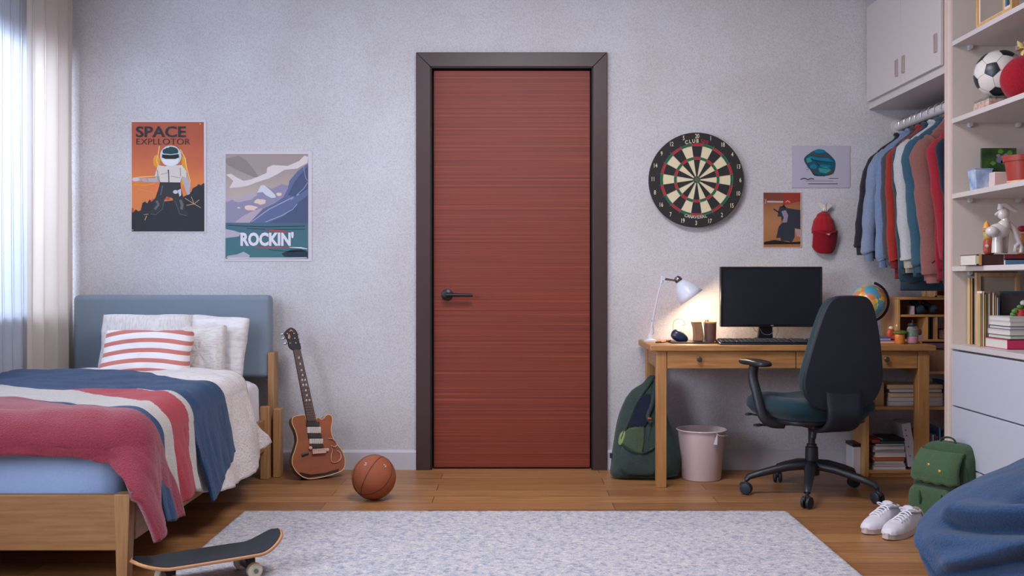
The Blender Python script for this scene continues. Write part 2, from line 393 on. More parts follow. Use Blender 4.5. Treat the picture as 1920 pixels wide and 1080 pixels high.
# white fitted part near pillows
def topz(y): return .505+.07*max(0, min(1, (y-3.6)/1.2))
def drape(a, y, lift, flare=.16, r=.06, yf=3.56, xe=None, fold=.02, ph=0, fr=19, hem=0):
    """unfolded sheet coordinate (a across, y along) -> point lying on the mattress and hanging over its edges"""
    xe = XE+.005 if xe is None else xe
    zt = topz(y)+lift+.012*nz(a*4, y*4, 2)+.007*nz(a*3.2, y*15, 7)+.005*nz(a*13+y*4, y*8, 4)+.0025*nz(a*9, y*22, ph)
    r += lift*.7
    xa = xe+lift-r; da = max(0, a-xa); dy = max(0, yf-y); d = math.hypot(da, dy)
    if d < 1e-6: return (a, y, zt)
    ux, uy = da/d, -dy/d
    if d < r*PI/2: h = r*math.sin(d/r); dr_ = r*(1-math.cos(d/r))
    else:
        e = d-r*PI/2; h = r+e*flare; dr_ = r+e
        h += e*.35*max(0, ux)*abs(uy)*(1 if dy > 0 else 0)
        h += .010*min(1, e/.1)*nz(y*17, a*3, 5)+.004*nz(y*40, a*14, 9)
        h += fold*min(1, e/.2)*math.sin(fr*(y if ux > .7 else a)+ph+2*nz(y*3, a*2, ph))
    bx = xa if da > 0 else a; by = yf if dy > 0 else y
    yo = uy*h
    if da > 0 and dy > 0:
        s_ = min(1, da/.22); s_ = s_*s_*(3-2*s_); yo = (1-s_)*uy*h-s_*dy*.9
    return (bx+ux*h, by+yo, max(.03, zt-dr_))
def lerp(xs, ys, x):
    if x <= xs[0]: return ys[0]
    for i in range(len(xs)-1):
        if x <= xs[i+1]:
            t = (x-xs[i])/(xs[i+1]-xs[i]); t = t*t*(3-2*t); return ys[i]+(ys[i+1]-ys[i])*t
    return ys[-1]
def sheet(name, label, cat, mats, a0, a1f, hi, lo, lift, nu=110, nv=48, mf=0, th=.012, cut=None, **kw):
    """hi, lo = (xs, ys): head-side / foot-side edge as function of a; a1f(t) end of hang"""
    def f(u, v):
        a = a0+(a1f(v)-a0)*u
        y = lerp(*lo, a)+(lerp(*hi, a)-lerp(*lo, a))*v
        L_ = lift(a, y, v) if callable(lift) else lift
        return drape(a, y, L_, **kw)
    o = MB().grid(f, nu, nv, mf).build(name, mats, smooth=True, solid=th, label=label, cat=cat, fix=False)
    return o
def crinkle_mat(name, col, st, sc=9, am=.8):
    m, N, L, b = node_mat(name); b.inputs['Roughness'].default_value = .9; b.inputs['Base Color'].default_value = (*lin(col), 1); b.inputs['Specular IOR Level'].default_value = .2
    tc = N.new('ShaderNodeTexCoord'); mp = N.new('ShaderNodeMapping'); mp.inputs['Scale'].default_value = st; L.new(tc.outputs['Object'], mp.inputs[0])
    n = N.new('ShaderNodeTexNoise'); n.inputs['Scale'].default_value = sc; n.inputs['Detail'].default_value = 4; L.new(mp.outputs[0], n.inputs[0])
    bp = N.new('ShaderNodeBump'); bp.inputs['Strength'].default_value = am; bp.inputs['Distance'].default_value = .006; L.new(n.outputs[0], bp.inputs['Height']); L.new(bp.outputs[0], b.inputs['Normal'])
    r = N.new('ShaderNodeValToRGB'); L.new(n.outputs[0], r.inputs[0]); r.color_ramp.elements[0].position = .35; r.color_ramp.elements[1].position = .55
    c = lin(col); r.color_ramp.elements[0].color = (c[0]*.84, c[1]*.81, c[2]*.80, 1); r.color_ramp.elements[1].color = (*c, 1); L.new(r.outputs[0], b.inputs['Base Color'])
    return m
M_crink = crinkle_mat('crinkled_cream_cotton', (222, 215, 212), (3, 12, 12), 9, .9)
M_navy = cloth('navy_blanket', (32, 62, 98), .22, 120, .5); M_cream = cloth('cream_throw', (186, 178, 172), .12, 160, .5)
M_redst = cloth('red_stripe', (164, 56, 66), .15, 160, .5); M_red = cloth('raspberry_blanket', (140, 50, 66), .16, 150, .55, sheen=.3)
sheet('duvet', 'crinkled off-white duvet below the pillows, spilling over the bed side', 'duvet', M_crink, -2.36, lambda v: -1.345+.30+.10*math.sin(3.2*v)+.05*v,
      ([-2.36, -1.65, -1.45, -1.25, -1.0], [5.05, 5.12, 5.02, 4.96, 5.14]), ([-2.4, -1.0], [4.15, 4.0]), .010, nu=130, nv=60, th=.02, flare=.22, fold=.022, ph=2, fr=13)
sheet('blanket', 'navy blue blanket lying across the middle of the bed', 'blanket', M_navy, -2.36, lambda v: -1.345+.43-.11*v,
      ([-2.4, -1.9, -1.42, -1.1], [4.86, 4.80, 4.50, 4.53]), ([-2.4, -1.6, -1.3, -1.0], [4.16, 4.10, 4.02, 4.10]), .040, th=.012, flare=.20, fold=.006, ph=5, fr=11)
def thr_m(u, v):
    a = u
    lo_ = 1.0-max(0, min(1, (u-.30)/.45))*.52; 
    hi_ = 1.01-max(0, min(1, (u-.55)/.40))*.22
    if v < .30: return 2
    return 1 if (u > .3 and lo_ < v < hi_) else 0
sheet('throw', 'cream throw with a red stripe and navy border on the bed', 'blanket', [M_cream, M_redst, M_navy], -2.36, lambda v: -1.345+.375+.015*math.sin(7*v),
      ([-2.4, -1.6, -1.3, -1.0], [4.24, 4.14, 4.02, 3.98]), ([-2.4, -1.8, -1.4, -1.3, -1.0], [3.78, 3.74, 3.56, 3.53, 3.52]), .060, nv=90, nu=130, mf=thr_m, th=.010, flare=.20, fold=.014, ph=1, fr=23)
sheet('blanket', 'raspberry red blanket hanging over the foot corner of the bed', 'blanket', M_red, -2.36, lambda v: -1.345+.36+.05*v,
      ([-2.4, -1.9, -1.45, -1.3, -1.0], [3.87, 3.81, 3.60, 3.57, 3.68]), ([-2.4, -1.5, -1.36, -1.25, -.9], [3.395, 3.39, 3.36, 3.34, 3.34]), .062, nu=120, nv=56, th=.03, flare=.16, r=.05, yf=3.56, fold=.018, ph=8, fr=15)
# pillows
def pillow(label, c, w, h, d, tilt, rz, mt, lean=0, cat='pillow', group=None, name='pillow', e=.45, ears=.1):
    xf = T(*c) @ RZ(rz) @ RX(tilt) @ RY(lean)
    def f(u, v):
        a = 2*PI*u; q = v
        # cushion disc: front (v<.5) and back
        s = math.sin(PI*v); rad = s**.45; x = math.cos(a); z = math.sin(a)
        k = 1/max(abs(x), abs(z)); k = k**.82
        X_, Z_ = x*k*rad, z*k*rad
        th = math.cos(PI*v)
        pin = 1-.07*(math.cos(2*a)**2)
        dd = d*math.copysign(abs(th)**.8, th)
        wr = .012*nz(X_*2.2, Z_*2.2, c[0]*7+v*.5)+.006*nz(X_*6, Z_*5, c[0]*3)
        return (X_*w/2*pin, dd*.5+wr, Z_*h/2*pin)
    return MB(xf).grid(f, 72, 30, cu=True).build(name, mt, smooth=True, label=label, cat=cat, group=group)
M_pwhite = crinkle_mat('white_pillow_cotton', (228, 224, 226), (2, 3, 8), 7, .35)
pillow('large white pillow behind the striped cushion against the headboard', (X(278, 5.36), 5.33, .700), .49, .36, .13, -.24, .05, crinkle_mat('ribbed_white', (226, 222, 222), (26, 2, 6), 5, .5))
pillow('white pillow standing farthest right against the headboard', (X(406, 5.36), 5.35, .690), .34, .36, .10, -.20, -.12, M_pwhite, lean=.06)
pillow('crinkled ivory pillow between the striped cushion and the right pillow', (X(384, 5.28), 5.24, .668), .25, .31, .10, -.30, -.1, crinkle_mat('crinkled_ivory', (222, 216, 212), (3, 10, 16), 9, .8), lean=-.05)
def stripe_mat():
    m, N, L, b = node_mat('salmon_stripes'); b.inputs['Roughness'].default_value = .9
    tc = N.new('ShaderNodeTexCoord'); sp = N.new('ShaderNodeSeparateXYZ'); L.new(tc.outputs['Generated'], sp.inputs[0])
    ma = N.new('ShaderNodeMath'); ma.operation = 'MULTIPLY_ADD'; ma.inputs[1].default_value = 5.2; ma.inputs[2].default_value = -.02
    cx_ = N.new('ShaderNodeMath'); cx_.operation = 'SUBTRACT'; cx_.inputs[1].default_value = .55; L.new(sp.outputs[0], cx_.inputs[0])
    cq = N.new('ShaderNodeMath'); cq.operation = 'MULTIPLY'; L.new(cx_.outputs[0], cq.inputs[0]); L.new(cx_.outputs[0], cq.inputs[1])
    cz_ = N.new('ShaderNodeMath'); cz_.operation = 'MULTIPLY_ADD'; cz_.inputs[1].default_value = .45; L.new(cq.outputs[0], cz_.inputs[0]); L.new(sp.outputs[2], cz_.inputs[2]); L.new(cz_.outputs[0], ma.inputs[0])
    fr = N.new('ShaderNodeMath'); fr.operation = 'FRACT'; L.new(ma.outputs[0], fr.inputs[0])
    lt_ = N.new('ShaderNodeMath'); lt_.operation = 'LESS_THAN'; lt_.inputs[1].default_value = .42; L.new(fr.outputs[0], lt_.inputs[0])
    mx = N.new('ShaderNodeMix'); mx.data_type = 'RGBA'; L.new(lt_.outputs[0], mx.inputs[0])
    mx.inputs[6].default_value = (*lin((232, 226, 226)), 1); mx.inputs[7].default_value = (*lin((196, 118, 108)), 1); L.new(mx.outputs[2], b.inputs['Base Color'])
    n = N.new('ShaderNodeTexNoise'); n.inputs['Scale'].default_value = 180; L.new(tc.outputs['Object'], n.inputs[0])
    bp = N.new('ShaderNodeBump'); bp.inputs['Strength'].default_value = .3; bp.inputs['Distance'].default_value = .004; L.new(n.outputs[0], bp.inputs[2]); L.new(bp.outputs[0], b.inputs['Normal'])
    return m
pillow('cushion with salmon red and white horizontal stripes', (X(278, 5.12), 5.10, .672), .46, .27, .13, -.50, .02, stripe_mat(), cat='cushion', name='cushion')

# ------------------------------------------------------------------ rug
def rug_mat():
    m, N, L, b = node_mat('woven_rug'); b.inputs['Roughness'].default_value = 1; b.inputs['Specular IOR Level'].default_value = .1
    tc = N.new('ShaderNodeTexCoord')
    def no(sc, st, det=4):
        mp = N.new('ShaderNodeMapping'); mp.inputs['Scale'].default_value = st; L.new(tc.outputs['Object'], mp.inputs[0])
        n = N.new('ShaderNodeTexNoise'); n.inputs['Scale'].default_value = sc; n.inputs['Detail'].default_value = det; L.new(mp.outputs[0], n.inputs[0]); return n
    a = no(46, (1.0, 1.3, 1), 6); r = N.new('ShaderNodeValToRGB'); L.new(a.outputs[0], r.inputs[0]); e = r.color_ramp.elements
    e[0].position = .34; e[0].color = (*lin((152, 152, 164)), 1); e[1].position = .66; e[1].color = (*lin((206, 200, 200)), 1)
    q = e.new(.46); q.color = (*lin((180, 180, 190)), 1); q = e.new(.56); q.color = (*lin((192, 186, 186)), 1)
    f = no(160, (1, 1, 1), 2); r2 = N.new('ShaderNodeValToRGB'); L.new(f.outputs[0], r2.inputs[0]); r2.color_ramp.elements[0].position = .35; r2.color_ramp.elements[0].color = (.76, .76, .78, 1); r2.color_ramp.elements[1].position = .6; r2.color_ramp.elements[1].color = (1.08, 1.08, 1.08, 1)
    mx = N.new('ShaderNodeMix'); mx.data_type = 'RGBA'; mx.blend_type = 'MULTIPLY'; mx.inputs[0].default_value = 1; L.new(r.outputs[0], mx.inputs[6]); L.new(r2.outputs[0], mx.inputs[7]); L.new(mx.outputs[2], b.inputs['Base Color'])
    bp = N.new('ShaderNodeBump'); bp.inputs['Strength'].default_value = 1; bp.inputs['Distance'].default_value = .008; L.new(f.outputs[0], bp.inputs[2]); L.new(bp.outputs[0], b.inputs['Normal'])
    return m
def rugf(u, v):
    x = -1.222+2.45*u; y = 2.0+2.555*v; d = min(u*2.45, (1-u)*2.45, v*2.555, (1-v)*2.555)
    z = .014*min(1, d/.012)**.5+.0025*nz(x, y, 0, 60)*(1 if d > 0 else 0)+.001
    return (x+.002*nz(y*40, 0, x), y+.003*nz(x*50, 0, y), z)
MB().grid(rugf, 250, 240).build('rug', rug_mat(), smooth=True, label='pale grey mottled rectangular rug on the wooden floor', cat='rug')

# ------------------------------------------------------------------ basketball
def ball(name, label, c, r, grooves, mb, mg_):
    t = thing(name, label, 'ball', (c[0], c[1], c[2]-r))
    MB().ell(c, r, r, r, nu=48, nv=29).build('ball_cover', mb, t, smooth=True)
    b = MB()
    for ax, off in grooves:
        q = Vector(ax).to_track_quat('Z', 'X'); rr = math.sqrt(1-off*off)*r
        b.tube([Vector(c)+q @ Vector((rr*math.cos(2*PI*i/60), rr*math.sin(2*PI*i/60), off*r)) for i in range(60)], .0016, 6, closed=True)
    b.build('seam', mg_, t, smooth=True); return t
bc = P(701, 897, 4.85); br = .1055
def arc3(pts):
    V = [Vector((x, -math.sqrt(max(0, 1-x*x-z*z)), z)) for x, z in pts]; n_ = (V[1]-V[0]).cross(V[2]-V[0]).normalized()
    return (tuple(n_), n_.dot(V[0]))
bb = ball('basketball', 'orange basketball on the floor between guitar and door', (bc[0], 4.85, br+.001), br,
     [arc3([(.33, .93), (-.22, .20), (-.5, -.64)]), arc3([(-.5, -.64), (.35, -.42), (.84, .52)]), arc3([(-.50, .84), (-.86, .0), (-.30, -.93)])], mat('basketball_rubber', (164, 86, 50), .55, var=(8, .1, I3), bump=(260, .6, I3)), plain('black_rubber_seam', (36, 26, 26), .6))
for (px, py) in ((684, 872), (720, 876)):
    v = Vector((X(px, 4.76)-bc[0], 0, Z(py, 4.76)-br)); v.y = -math.sqrt(max(0, (br+.0008)**2-v.x**2-v.z**2))
    q = v.to_track_quat('Z', 'Y'); ctr = Vector((bc[0], 4.85, br+.001))+v
    b = MB()
    for poly in (([(-.008, -.006), (.004, -.008), (.009, .002), (.002, .0), (-.002, -.003)]), [(-.004, .003), (.005, .004), (.003, .009), (-.006, .008)]):
        b.add([ctr+q @ Vector((p[0], p[1], .0004)) for p in poly], [tuple(range(len(poly)))])
    b.build('logo', plain('pale_print', (190, 178, 186), .5), bb, smooth=0)

# ------------------------------------------------------------------ guitar (1 crop px = 1 mm)
def gl(x, y): return ((x-280)/1006, (908-y)/1006)
gt = thing('guitar', 'brown electric guitar with cutaway body leaning on the wall by the bed', 'guitar', (X(599, 5.36), 5.36, 0.002))
GX = Matrix(RZ(.46) @ RX(-.22))
M_gb = mat('guitar_sunburst', (158, 86, 48), .42, var=(4, .25, (1, 1, 3)), coat=.12); M_gs = plain('guitar_dark_side', (38, 22, 20), .3, coat=.5)
M_gbind = plain('cream_binding', (226, 190, 140), .4); M_silver = plain('nickel', (190, 188, 190), .25, metal=.9); M_gwhite = plain('pearl_white', (214, 208, 200), .4); M_gdark = plain('pickup_dark', (44, 46, 42), .5)
out = cr([gl(*p) for p in [(150, 580), (180, 573), (213, 573), (222, 600), (262, 606), (285, 590), (306, 600), (335, 578), (358, 584), (364, 610), (355, 645), (356, 690), (378, 735), (405, 775), (419, 825), (408, 872), (370, 890), (300, 904), (215, 908), (165, 880), (136, 835), (134, 795), (155, 740), (166, 700), (160, 655), (143, 610)]], 5)
b = MB(GX); b.prism(out, -.024, .044, 0, ms=1); b.build('body', [M_gb, M_gs], gt, bevel=.004, w=False)
b = MB(GX); b.tube([(p[0]*.995, -.024, p[1]*.997+.001) for p in out], .0024, 6, closed=True); b.build('binding', M_gbind, gt, w=False)
nk = [gl(169, 222), gl(209, 222), gl(272, 610), gl(222, 610)]
b = MB(GX); b.prism(nk, -.040, -.020); b.build('neck', plain('rosewood', (84, 52, 44), .45), gt, bevel=.003, w=False)
b = MB(GX)
for i in range(18):
    t = 1-2**(-(i+1)/10.5); t = t/.72
    if t > 1: break
    a0, a1 = 169+(222-169)*t, 209+(272-209)*t; yy = 222+(610-222)*t; p, q = gl(a0, yy), gl(a1, yy-1)
    b.tube([(p[0], -.0405, p[1]), (q[0], -.0405, q[1])], .0011, 5)
b.build('fret', M_silver, gt, w=False)
b = MB(GX)
for t in (.11, .2, .29, .36, .43, .5, .58, .65, .72):
    mx_, yy = (189+(247-189)*t), 222+(600-222)*t
    for dx in ((0,) if t not in (.43, .5, .72) else (-8, 8)):
        p = gl(mx_+dx, yy); b.box(p[0]-.004, p[0]+.004, -.0412, -.0402, p[1]-.006, p[1]+.005)
b.build('fret_marker', M_gwhite, gt, w=False)
hs = cr([gl(*p) for p in [(172, 222), (148, 205), (140, 165), (126, 128), (160, 98), (192, 118), (203, 170), (212, 208), (205, 222)]], 3)
b = MB(GX); b.prism(hs, -.036, -.020); b.build('headstock', plain('black_lacquer', (24, 19, 19), .5), gt, bevel=.002, w=False)
b = MB(GX); p = gl(162, 118); b.flat([(p[0]-.012, p[1]-.003), (p[0]+.0, p[1]+.01), (p[0]+.014, p[1]-.004), (p[0]+.002, p[1]+.001)], -.0366); p = gl(150, 148); b.flat(cr([(p[0]-.007, p[1]), (p[0], p[1]+.016), (p[0]+.006, p[1]), (p[0], p[1]-.014)], 3), -.0366); b.build('inlay', plain('copper_inlay', (206, 120, 92), .4), gt, w=False)
for px_, py_, sd in ((116, 132, -1), (121, 156, -1), (128, 184, -1), (200, 132, 1), (203, 158, 1), (207, 184, 1)):
    p = gl(px_, py_); b = MB(GX); b.ell((p[0], -.028, p[1]), .010 if sd < 0 else .006, .005, .008, nu=12, nv=7); b.tube([(p[0], -.028, p[1]), (p[0]-sd*.022, -.028, p[1])], .002, 6)
    b.tube([(p[0]-sd*.024, -.042, p[1]), (p[0]-sd*.024, -.034, p[1])], .004, 8); b.build('tuning_peg', M_silver, gt, w=False)
for cy_, hh, ww, mm, off in ((622, 26, 70, M_gdark, 0), (655, 34, 74, M_gwhite, 3), (688, 22, 72, M_gdark, 5), (715, 28, 74, M_gwhite, 8), (742, 18, 72, M_gdark, 10)):
    p = gl(253+off*1.6, cy_); b = MB(GX); rt = Matrix.Rotation(.09, 3, 'Y')
    b.box(p[0]-ww/2012, p[0]+ww/2012, -.034, -.022, p[1]-hh/2012, p[1]+hh/2012, rot=Matrix.Rotation(.07, 3, 'Y'))
    b.build('pickup', mm, gt, bevel=.003, w=False)
p = gl(278, 768); b = MB(GX); b.box(p[0]-.037, p[0]+.037, -.042, -.022, p[1]-.013, p[1]+.013)
for q in (-.045, .045): b.lathe([(0, 0), (.009, 0), (.009, .016), (0, .018)], (p[0]+q, -.022, p[1]+(.02 if q < 0 else .004)), 12, ax=(0, -1, 0))
b.build('bridge', plain('pink_bridge', (212, 176, 160), .4), gt, bevel=.002, w=False)
b = MB(GX); p = gl(200, 778); b.tube([(p[0]-.012, -.026, p[1]-.004), (p[0], -.03, p[1]), (p[0]+.022, -.028, p[1]+.002)], [.009, .007, .005], 8); b.build('knob', M_gdark, gt, w=False)
b = MB(GX)
for i in range(6):
    t = i/5; p = gl(174+30*t, 222); q = gl(250+52*t, 768); b.tube([(p[0], -.0435, p[1]), (q[0], -.0445, q[1])], .0006, 4)
b.build('string', M_silver, gt, w=False)
b = MB(GX); sc_ = [gl(*p) for p in [(335, 705), (360, 712), (378, 740), (362, 752), (345, 742), (350, 770), (342, 800), (345, 830), (375, 832), (396, 812), (392, 785), (378, 772)]]
b.tube([(p[0], -.0265, p[1]) for p in cr(sc_, 4, False)], .006, 8, flat=.5); b.build('scrollwork', mat('red_white_scroll', (196, 96, 84), .4, var=(40, .4, I3), col2=(220, 205, 205)), gt, w=False)
b = MB(GX); b.prism([gl(*p) for p in [(165, 868), (230, 886), (300, 884), (382, 868), (378, 884), (300, 896), (215, 900), (180, 888)]], -.0255, -.024); b.build('tail_trim', M_gs, gt, w=False)

# ------------------------------------------------------------------ skateboard
nose, tail = Vector((-1.262, 3.345, 0)), Vector((-.845, 3.64, 0)); ax = (tail-nose); LEN = ax.length; ang = math.atan2(ax.y, ax.x)
sk = thing('skateboard', 'skateboard with black grip top lying partly on the rug', 'skateboard', (nose+tail)/2+Vector((0, 0, .001)), ang)
def deck(u, v, dz=0):
    s = (u-.5)*2; t = (v-.5)*2
    hw = .092*(1-abs(s)**5)**.5+.002 if abs(s) < 1 else .002
    z = .100+.052*max(0, (abs(s)-.62)/.38)**1.5*(1.0 if s > 0 else .45)+.004*t*t
    return (s*LEN/2, t*hw, z+dz)
b = MB(); b.grid(lambda u, v: deck(u, v), 48, 11); b.build('deck', [mat('skate_deck_ply', (196, 140, 96), .5)], sk, smooth=True, solid=-.011, w=False, fix=False)
b = MB(); b.grid(lambda u, v: (lambda p: (p[0]*.99, p[1]*.975, p[2]+.0016))(deck(u, v)), 48, 11); b.build('grip_tape', mat('grip_tape', (38, 42, 50), .85, bump=(500, .5, I3)), sk, smooth=True, w=False, fix=False)
for s in (-.138, .138):
    zo = .013
    b = MB(); b.box(s-.03, s+.03, -.026, .026, .078, .088); b.cyl((s, -.07, zo+.028), (s, .07, zo+.028), .006); b.add([(s-.012, -.045, .036), (s+.012, -.045, .036), (s+.012, .045, .036), (s-.012, .045, .036), (s-.02, -.02, .08), (s+.02, -.02, .08), (s+.02, .02, .08), (s-.02, .02, .08)], [(0, 1, 5, 4), (1, 2, 6, 5), (2, 3, 7, 6), (3, 0, 4, 7), (0, 3, 2, 1), (4, 5, 6, 7)])
    tk = b.build('truck', plain('dark_metal', (70, 70, 76), .35, metal=.8), sk, bevel=.002, w=False)
    for t in (-1, 1):
        b = MB(); y0 = t*.064
        b.lathe([(0, -.014), (.018, -.016), (.026, -.010), (.027, 0), (.026, .010), (.018, .016), (0, .014)], (s, y0, zo+.028), 24, ax=(0, 1, 0)); o = b.build('wheel', plain('cream_wheel', (214, 204, 176), .5), tk, w=False)
        MB().lathe([(0, 0), (.008, 0), (.008, .003), (0, .004)], (s, y0+t*.015, zo+.028), 14, ax=(0, t, 0)).build('bearing', plain('steel_bearing', (120, 118, 116), .3, metal=.7), tk, w=False)
# ------------------------------------------------------------------ wall posters (flat printed sheets)
def art(name, label, cat, box, white, crop, layers, texts=(), paper=(214, 214, 222), curl=.0):
    """box: sheet in px; crop(x,y)->px; layers [(color, [pts in crop px])]"""
    t = thing(name, label, cat, (X((box[0]+box[2])/2, WY), WY-.003, Z(box[3], WY)))
    x0, x1, z1, z0 = X(box[0], WY), X(box[2], WY), Z(box[1], WY), Z(box[3], WY)
    MB().box(x0, x1, WY-.003, WY-.0012, z0, z1).build('paper_sheet', plain('paper_%d' % paper[0], paper, .5), t, smooth=0)
    mats = []; b = MB(); y = WY-.0032
    for col, poly in layers:
        if isinstance(poly[0][0], (int, float)): poly = [poly]
        m = col if not isinstance(col, tuple) else ink(col)
        if m not in mats: mats.append(m)
        for q in poly: b.flat([(X(crop(*p)[0], WY), Z(crop(*p)[1], WY)) for p in q], y, mats.index(m))
        y -= .00022
    b.build('printed_picture', mats, t, smooth=0, fix=False)
    for (nm, st, px, py, hpx, wpx, col, bold) in texts:
        tm = MB(); cx, cy = crop(px, py); k = crop(1, 1)[0]-crop(0, 0)[0]
        tm.text(st, 0, 0, hpx*k*WY/F, 0, 0, bold=bold)
        xs = [v[0] for v in tm.v]; zs = [v[2] for v in tm.v]; sx = wpx*k*WY/F/(max(xs)-min(xs)); mx_, mz = (max(xs)+min(xs))/2, (max(zs)+min(zs))/2
        tm.v = [((v[0]-mx_)*sx+X(cx, WY), y, v[2]-mz+Z(cy, WY)) for v in tm.v]
        tm.build(nm, ink(col), t, smooth=0, fix=False)
    return t, y
def gradient_z(name, stops):
    m, N, L, b = node_mat(name); b.inputs['Roughness'].default_value = .45
    tc = N.new('ShaderNodeTexCoord'); sp = N.new('ShaderNodeSeparateXYZ'); L.new(tc.outputs['Generated'], sp.inputs[0])
    n = N.new('ShaderNodeTexNoise'); n.inputs['Scale'].default_value = 7; L.new(tc.outputs['Object'], n.inputs[0])
    ma = N.new('ShaderNodeMath'); ma.operation = 'MULTIPLY_ADD'; ma.inputs[1].default_value = .25; L.new(n.outputs[0], ma.inputs[0]); L.new(sp.outputs[2], ma.inputs[2])
    r = N.new('ShaderNodeValToRGB'); L.new(ma.outputs[0], r.inputs[0]); e = r.color_ramp.elements
    e[0].position = stops[0][0]; e[0].color = (*lin(stops[0][1]), 1); e[1].position = stops[-1][0]; e[1].color = (*lin(stops[-1][1]), 1)
    for p, c in stops[1:-1]: q = e.new(p); q.color = (*lin(c), 1)
    L.new(r.outputs[0], b.inputs['Base Color']); return m
def blob(x, y, rx, ry, n=14, j=.0, s=0):
    rr = random.Random(s); return [(x+rx*math.cos(2*PI*i/n)*(1+j*rr.uniform(-1, 1)), y+ry*math.sin(2*PI*i/n)*(1+j*rr.uniform(-1, 1))) for i in range(n)]
def stroke(pts, w):
    L_ = []; R_ = []
    for i, p in enumerate(pts):
        a = pts[max(0, i-1)]; c = pts[min(len(pts)-1, i+1)]; dx, dy = c[0]-a[0], c[1]-a[1]; l = math.hypot(dx, dy) or 1
        ww = w[i] if isinstance(w, (list, tuple)) else w
        L_.append((p[0]-dy/l*ww/2, p[1]+dx/l*ww/2)); R_.append((p[0]+dy/l*ww/2, p[1]-dx/l*ww/2))
    return L_+R_[::-1]
s_ = 3.375
cA = lambda x, y: (220+x/s_, 200+y/s_)
orange = gradient_z('orange_sky_print', [(.25, (210, 122, 36)), (.55, (216, 112, 30)), (.8, (190, 84, 28)), (1.1, (170, 70, 26))])
ragged = [(92, 640), (104, 668), (118, 650), (134, 662), (150, 655), (160, 610), (176, 600), (190, 612), (205, 588), (222, 600), (240, 580), (262, 590), (300, 600), (380, 590), (440, 560), (468, 540), (480, 515), (500, 505), (515, 490), (530, 498), (545, 485), (552, 485), (552, 790), (92, 790)]
dk = (34, 36, 42)
t, y_ = art('poster', 'orange poster of a spacesuited figure lettered SPACE EXPLLOTOR', 'poster', (246, 224.5, 387, 436), None, cA, [
    (orange, [(92, 98), (548, 98), (552, 790), (94, 790)]),
    (dk, ragged),
    ((222, 150, 40), [blob(250, 345, 22, 40), [(410, 310), (432, 330), (440, 390), (425, 480), (405, 520)], stroke([(110, 492), (180, 498), (240, 486)], 6)]),
    ((236, 190, 110), [stroke([(268, 250), (258, 310), (250, 345), (262, 372), (240, 440), (150, 446), (100, 452)], 6), stroke([(400, 270), (432, 330), (440, 390), (462, 470), (456, 520)], 6)]),
    ((178, 168, 172), [[(262, 372), (240, 420), (244, 452), (160, 452), (104, 448), (100, 462), (120, 470), (200, 478), (262, 478), (290, 440)], [(398, 372), (432, 400), (450, 450), (466, 500), (458, 530), (462, 552), (446, 560), (436, 540), (424, 500), (404, 440)]]),
    ((214, 202, 194), [[(258, 370), (300, 378), (352, 372), (408, 370), (440, 410), (436, 450), (410, 440), (398, 488), (276, 488), (268, 440), (240, 440)]]),
    ((44, 44, 48), [[(272, 478), (400, 480), (404, 520), (426, 600), (430, 650), (452, 672), (448, 690), (396, 690), (378, 640), (348, 578), (312, 570), (292, 610), (262, 668), (224, 684), (208, 670), (226, 646), (238, 590), (262, 520)], stroke([(326, 400), (328, 480)], 6)]),
    ((96, 98, 104), [stroke([(250, 596), (262, 620), (240, 650)], 16), stroke([(400, 590), (412, 620), (408, 650)], 18), stroke([(288, 500), (276, 560)], 6), stroke([(300, 586), (285, 650), (245, 684), (212, 680)], 3), stroke([(370, 600), (396, 680), (440, 690)], 3)]),
    ((200, 200, 206), [blob(340, 312, 68, 66, 24), [(384, 530), (404, 520), (406, 560), (396, 570)], blob(370, 540, 16, 12), blob(118, 462, 22, 12)]),
    ((226, 222, 226), [blob(338, 340, 52, 38, 20)]),
    ((28, 62, 66), [blob(338, 284, 50, 30, 20)]),
    ((22, 24, 28), [[(286, 300), (390, 300), (394, 322), (370, 332), (306, 332), (284, 322)]]),
    ((190, 214, 214), [stroke([(288, 300), (340, 304), (392, 298)], 5), stroke([(296, 268), (312, 258), (330, 256)], 7), stroke([(296, 362), (340, 378), (386, 360)], 4)]),
    ((208, 168, 130), [stroke([(488, 616), (430, 580)], 3), stroke([(488, 616), (470, 570)], 3), stroke([(488, 616), (530, 640)], 3), stroke([(488, 616), (440, 625)], 3), stroke([(488, 616), (520, 590)], 3), stroke([(188, 690), (176, 720)], 4), stroke([(200, 680), (170, 685)], 3), stroke([(130, 520), (230, 545)], 1.6)]),
    ((198, 74, 40), [blob(322, 582, 16, 9), blob(100, 655, 6, 16), stroke([(215, 600), (232, 585)], 8)]),
    ((120, 120, 122), [stroke([(276, 430), (320, 420), (322, 400)], 2.5), stroke([(340, 440), (400, 452)], 2.5), stroke([(400, 385), (402, 440)], 3), stroke([(255, 400), (262, 470)], 3), stroke([(150, 455), (156, 474)], 3), stroke([(190, 455), (196, 474)], 3)])],
    [('lettering', 'SPACE', 278, 160, 66, 316, (38, 38, 48), .02), ('lettering', 'EXPLLOTOR', 293, 222, 38, 340, (52, 36, 44), -.005)], paper=(206, 198, 204))
for px, py in ((528, 110), (101, 781)):
    c = cA(px, py); MB().lathe([(0, 0), (.004, 0), (.004, .002), (0, .004)], (X(c[0], WY), y_, Z(c[1], WY)), 10, ax=(0, -1, 0)).build('pin', plain('brass_pin', (196, 160, 110), .3, metal=.7), t)
sky2 = gradient_z('dusk_sky_print', [(.1, (214, 182, 168)), (.5, (196, 176, 164)), (1.1, (156, 140, 136))])
water = gradient_z('teal_water_print', [(.15, (42, 104, 112)), (.5, (52, 92, 110)), (.9, (44, 76, 96)), (1.1, (40, 70, 88))])
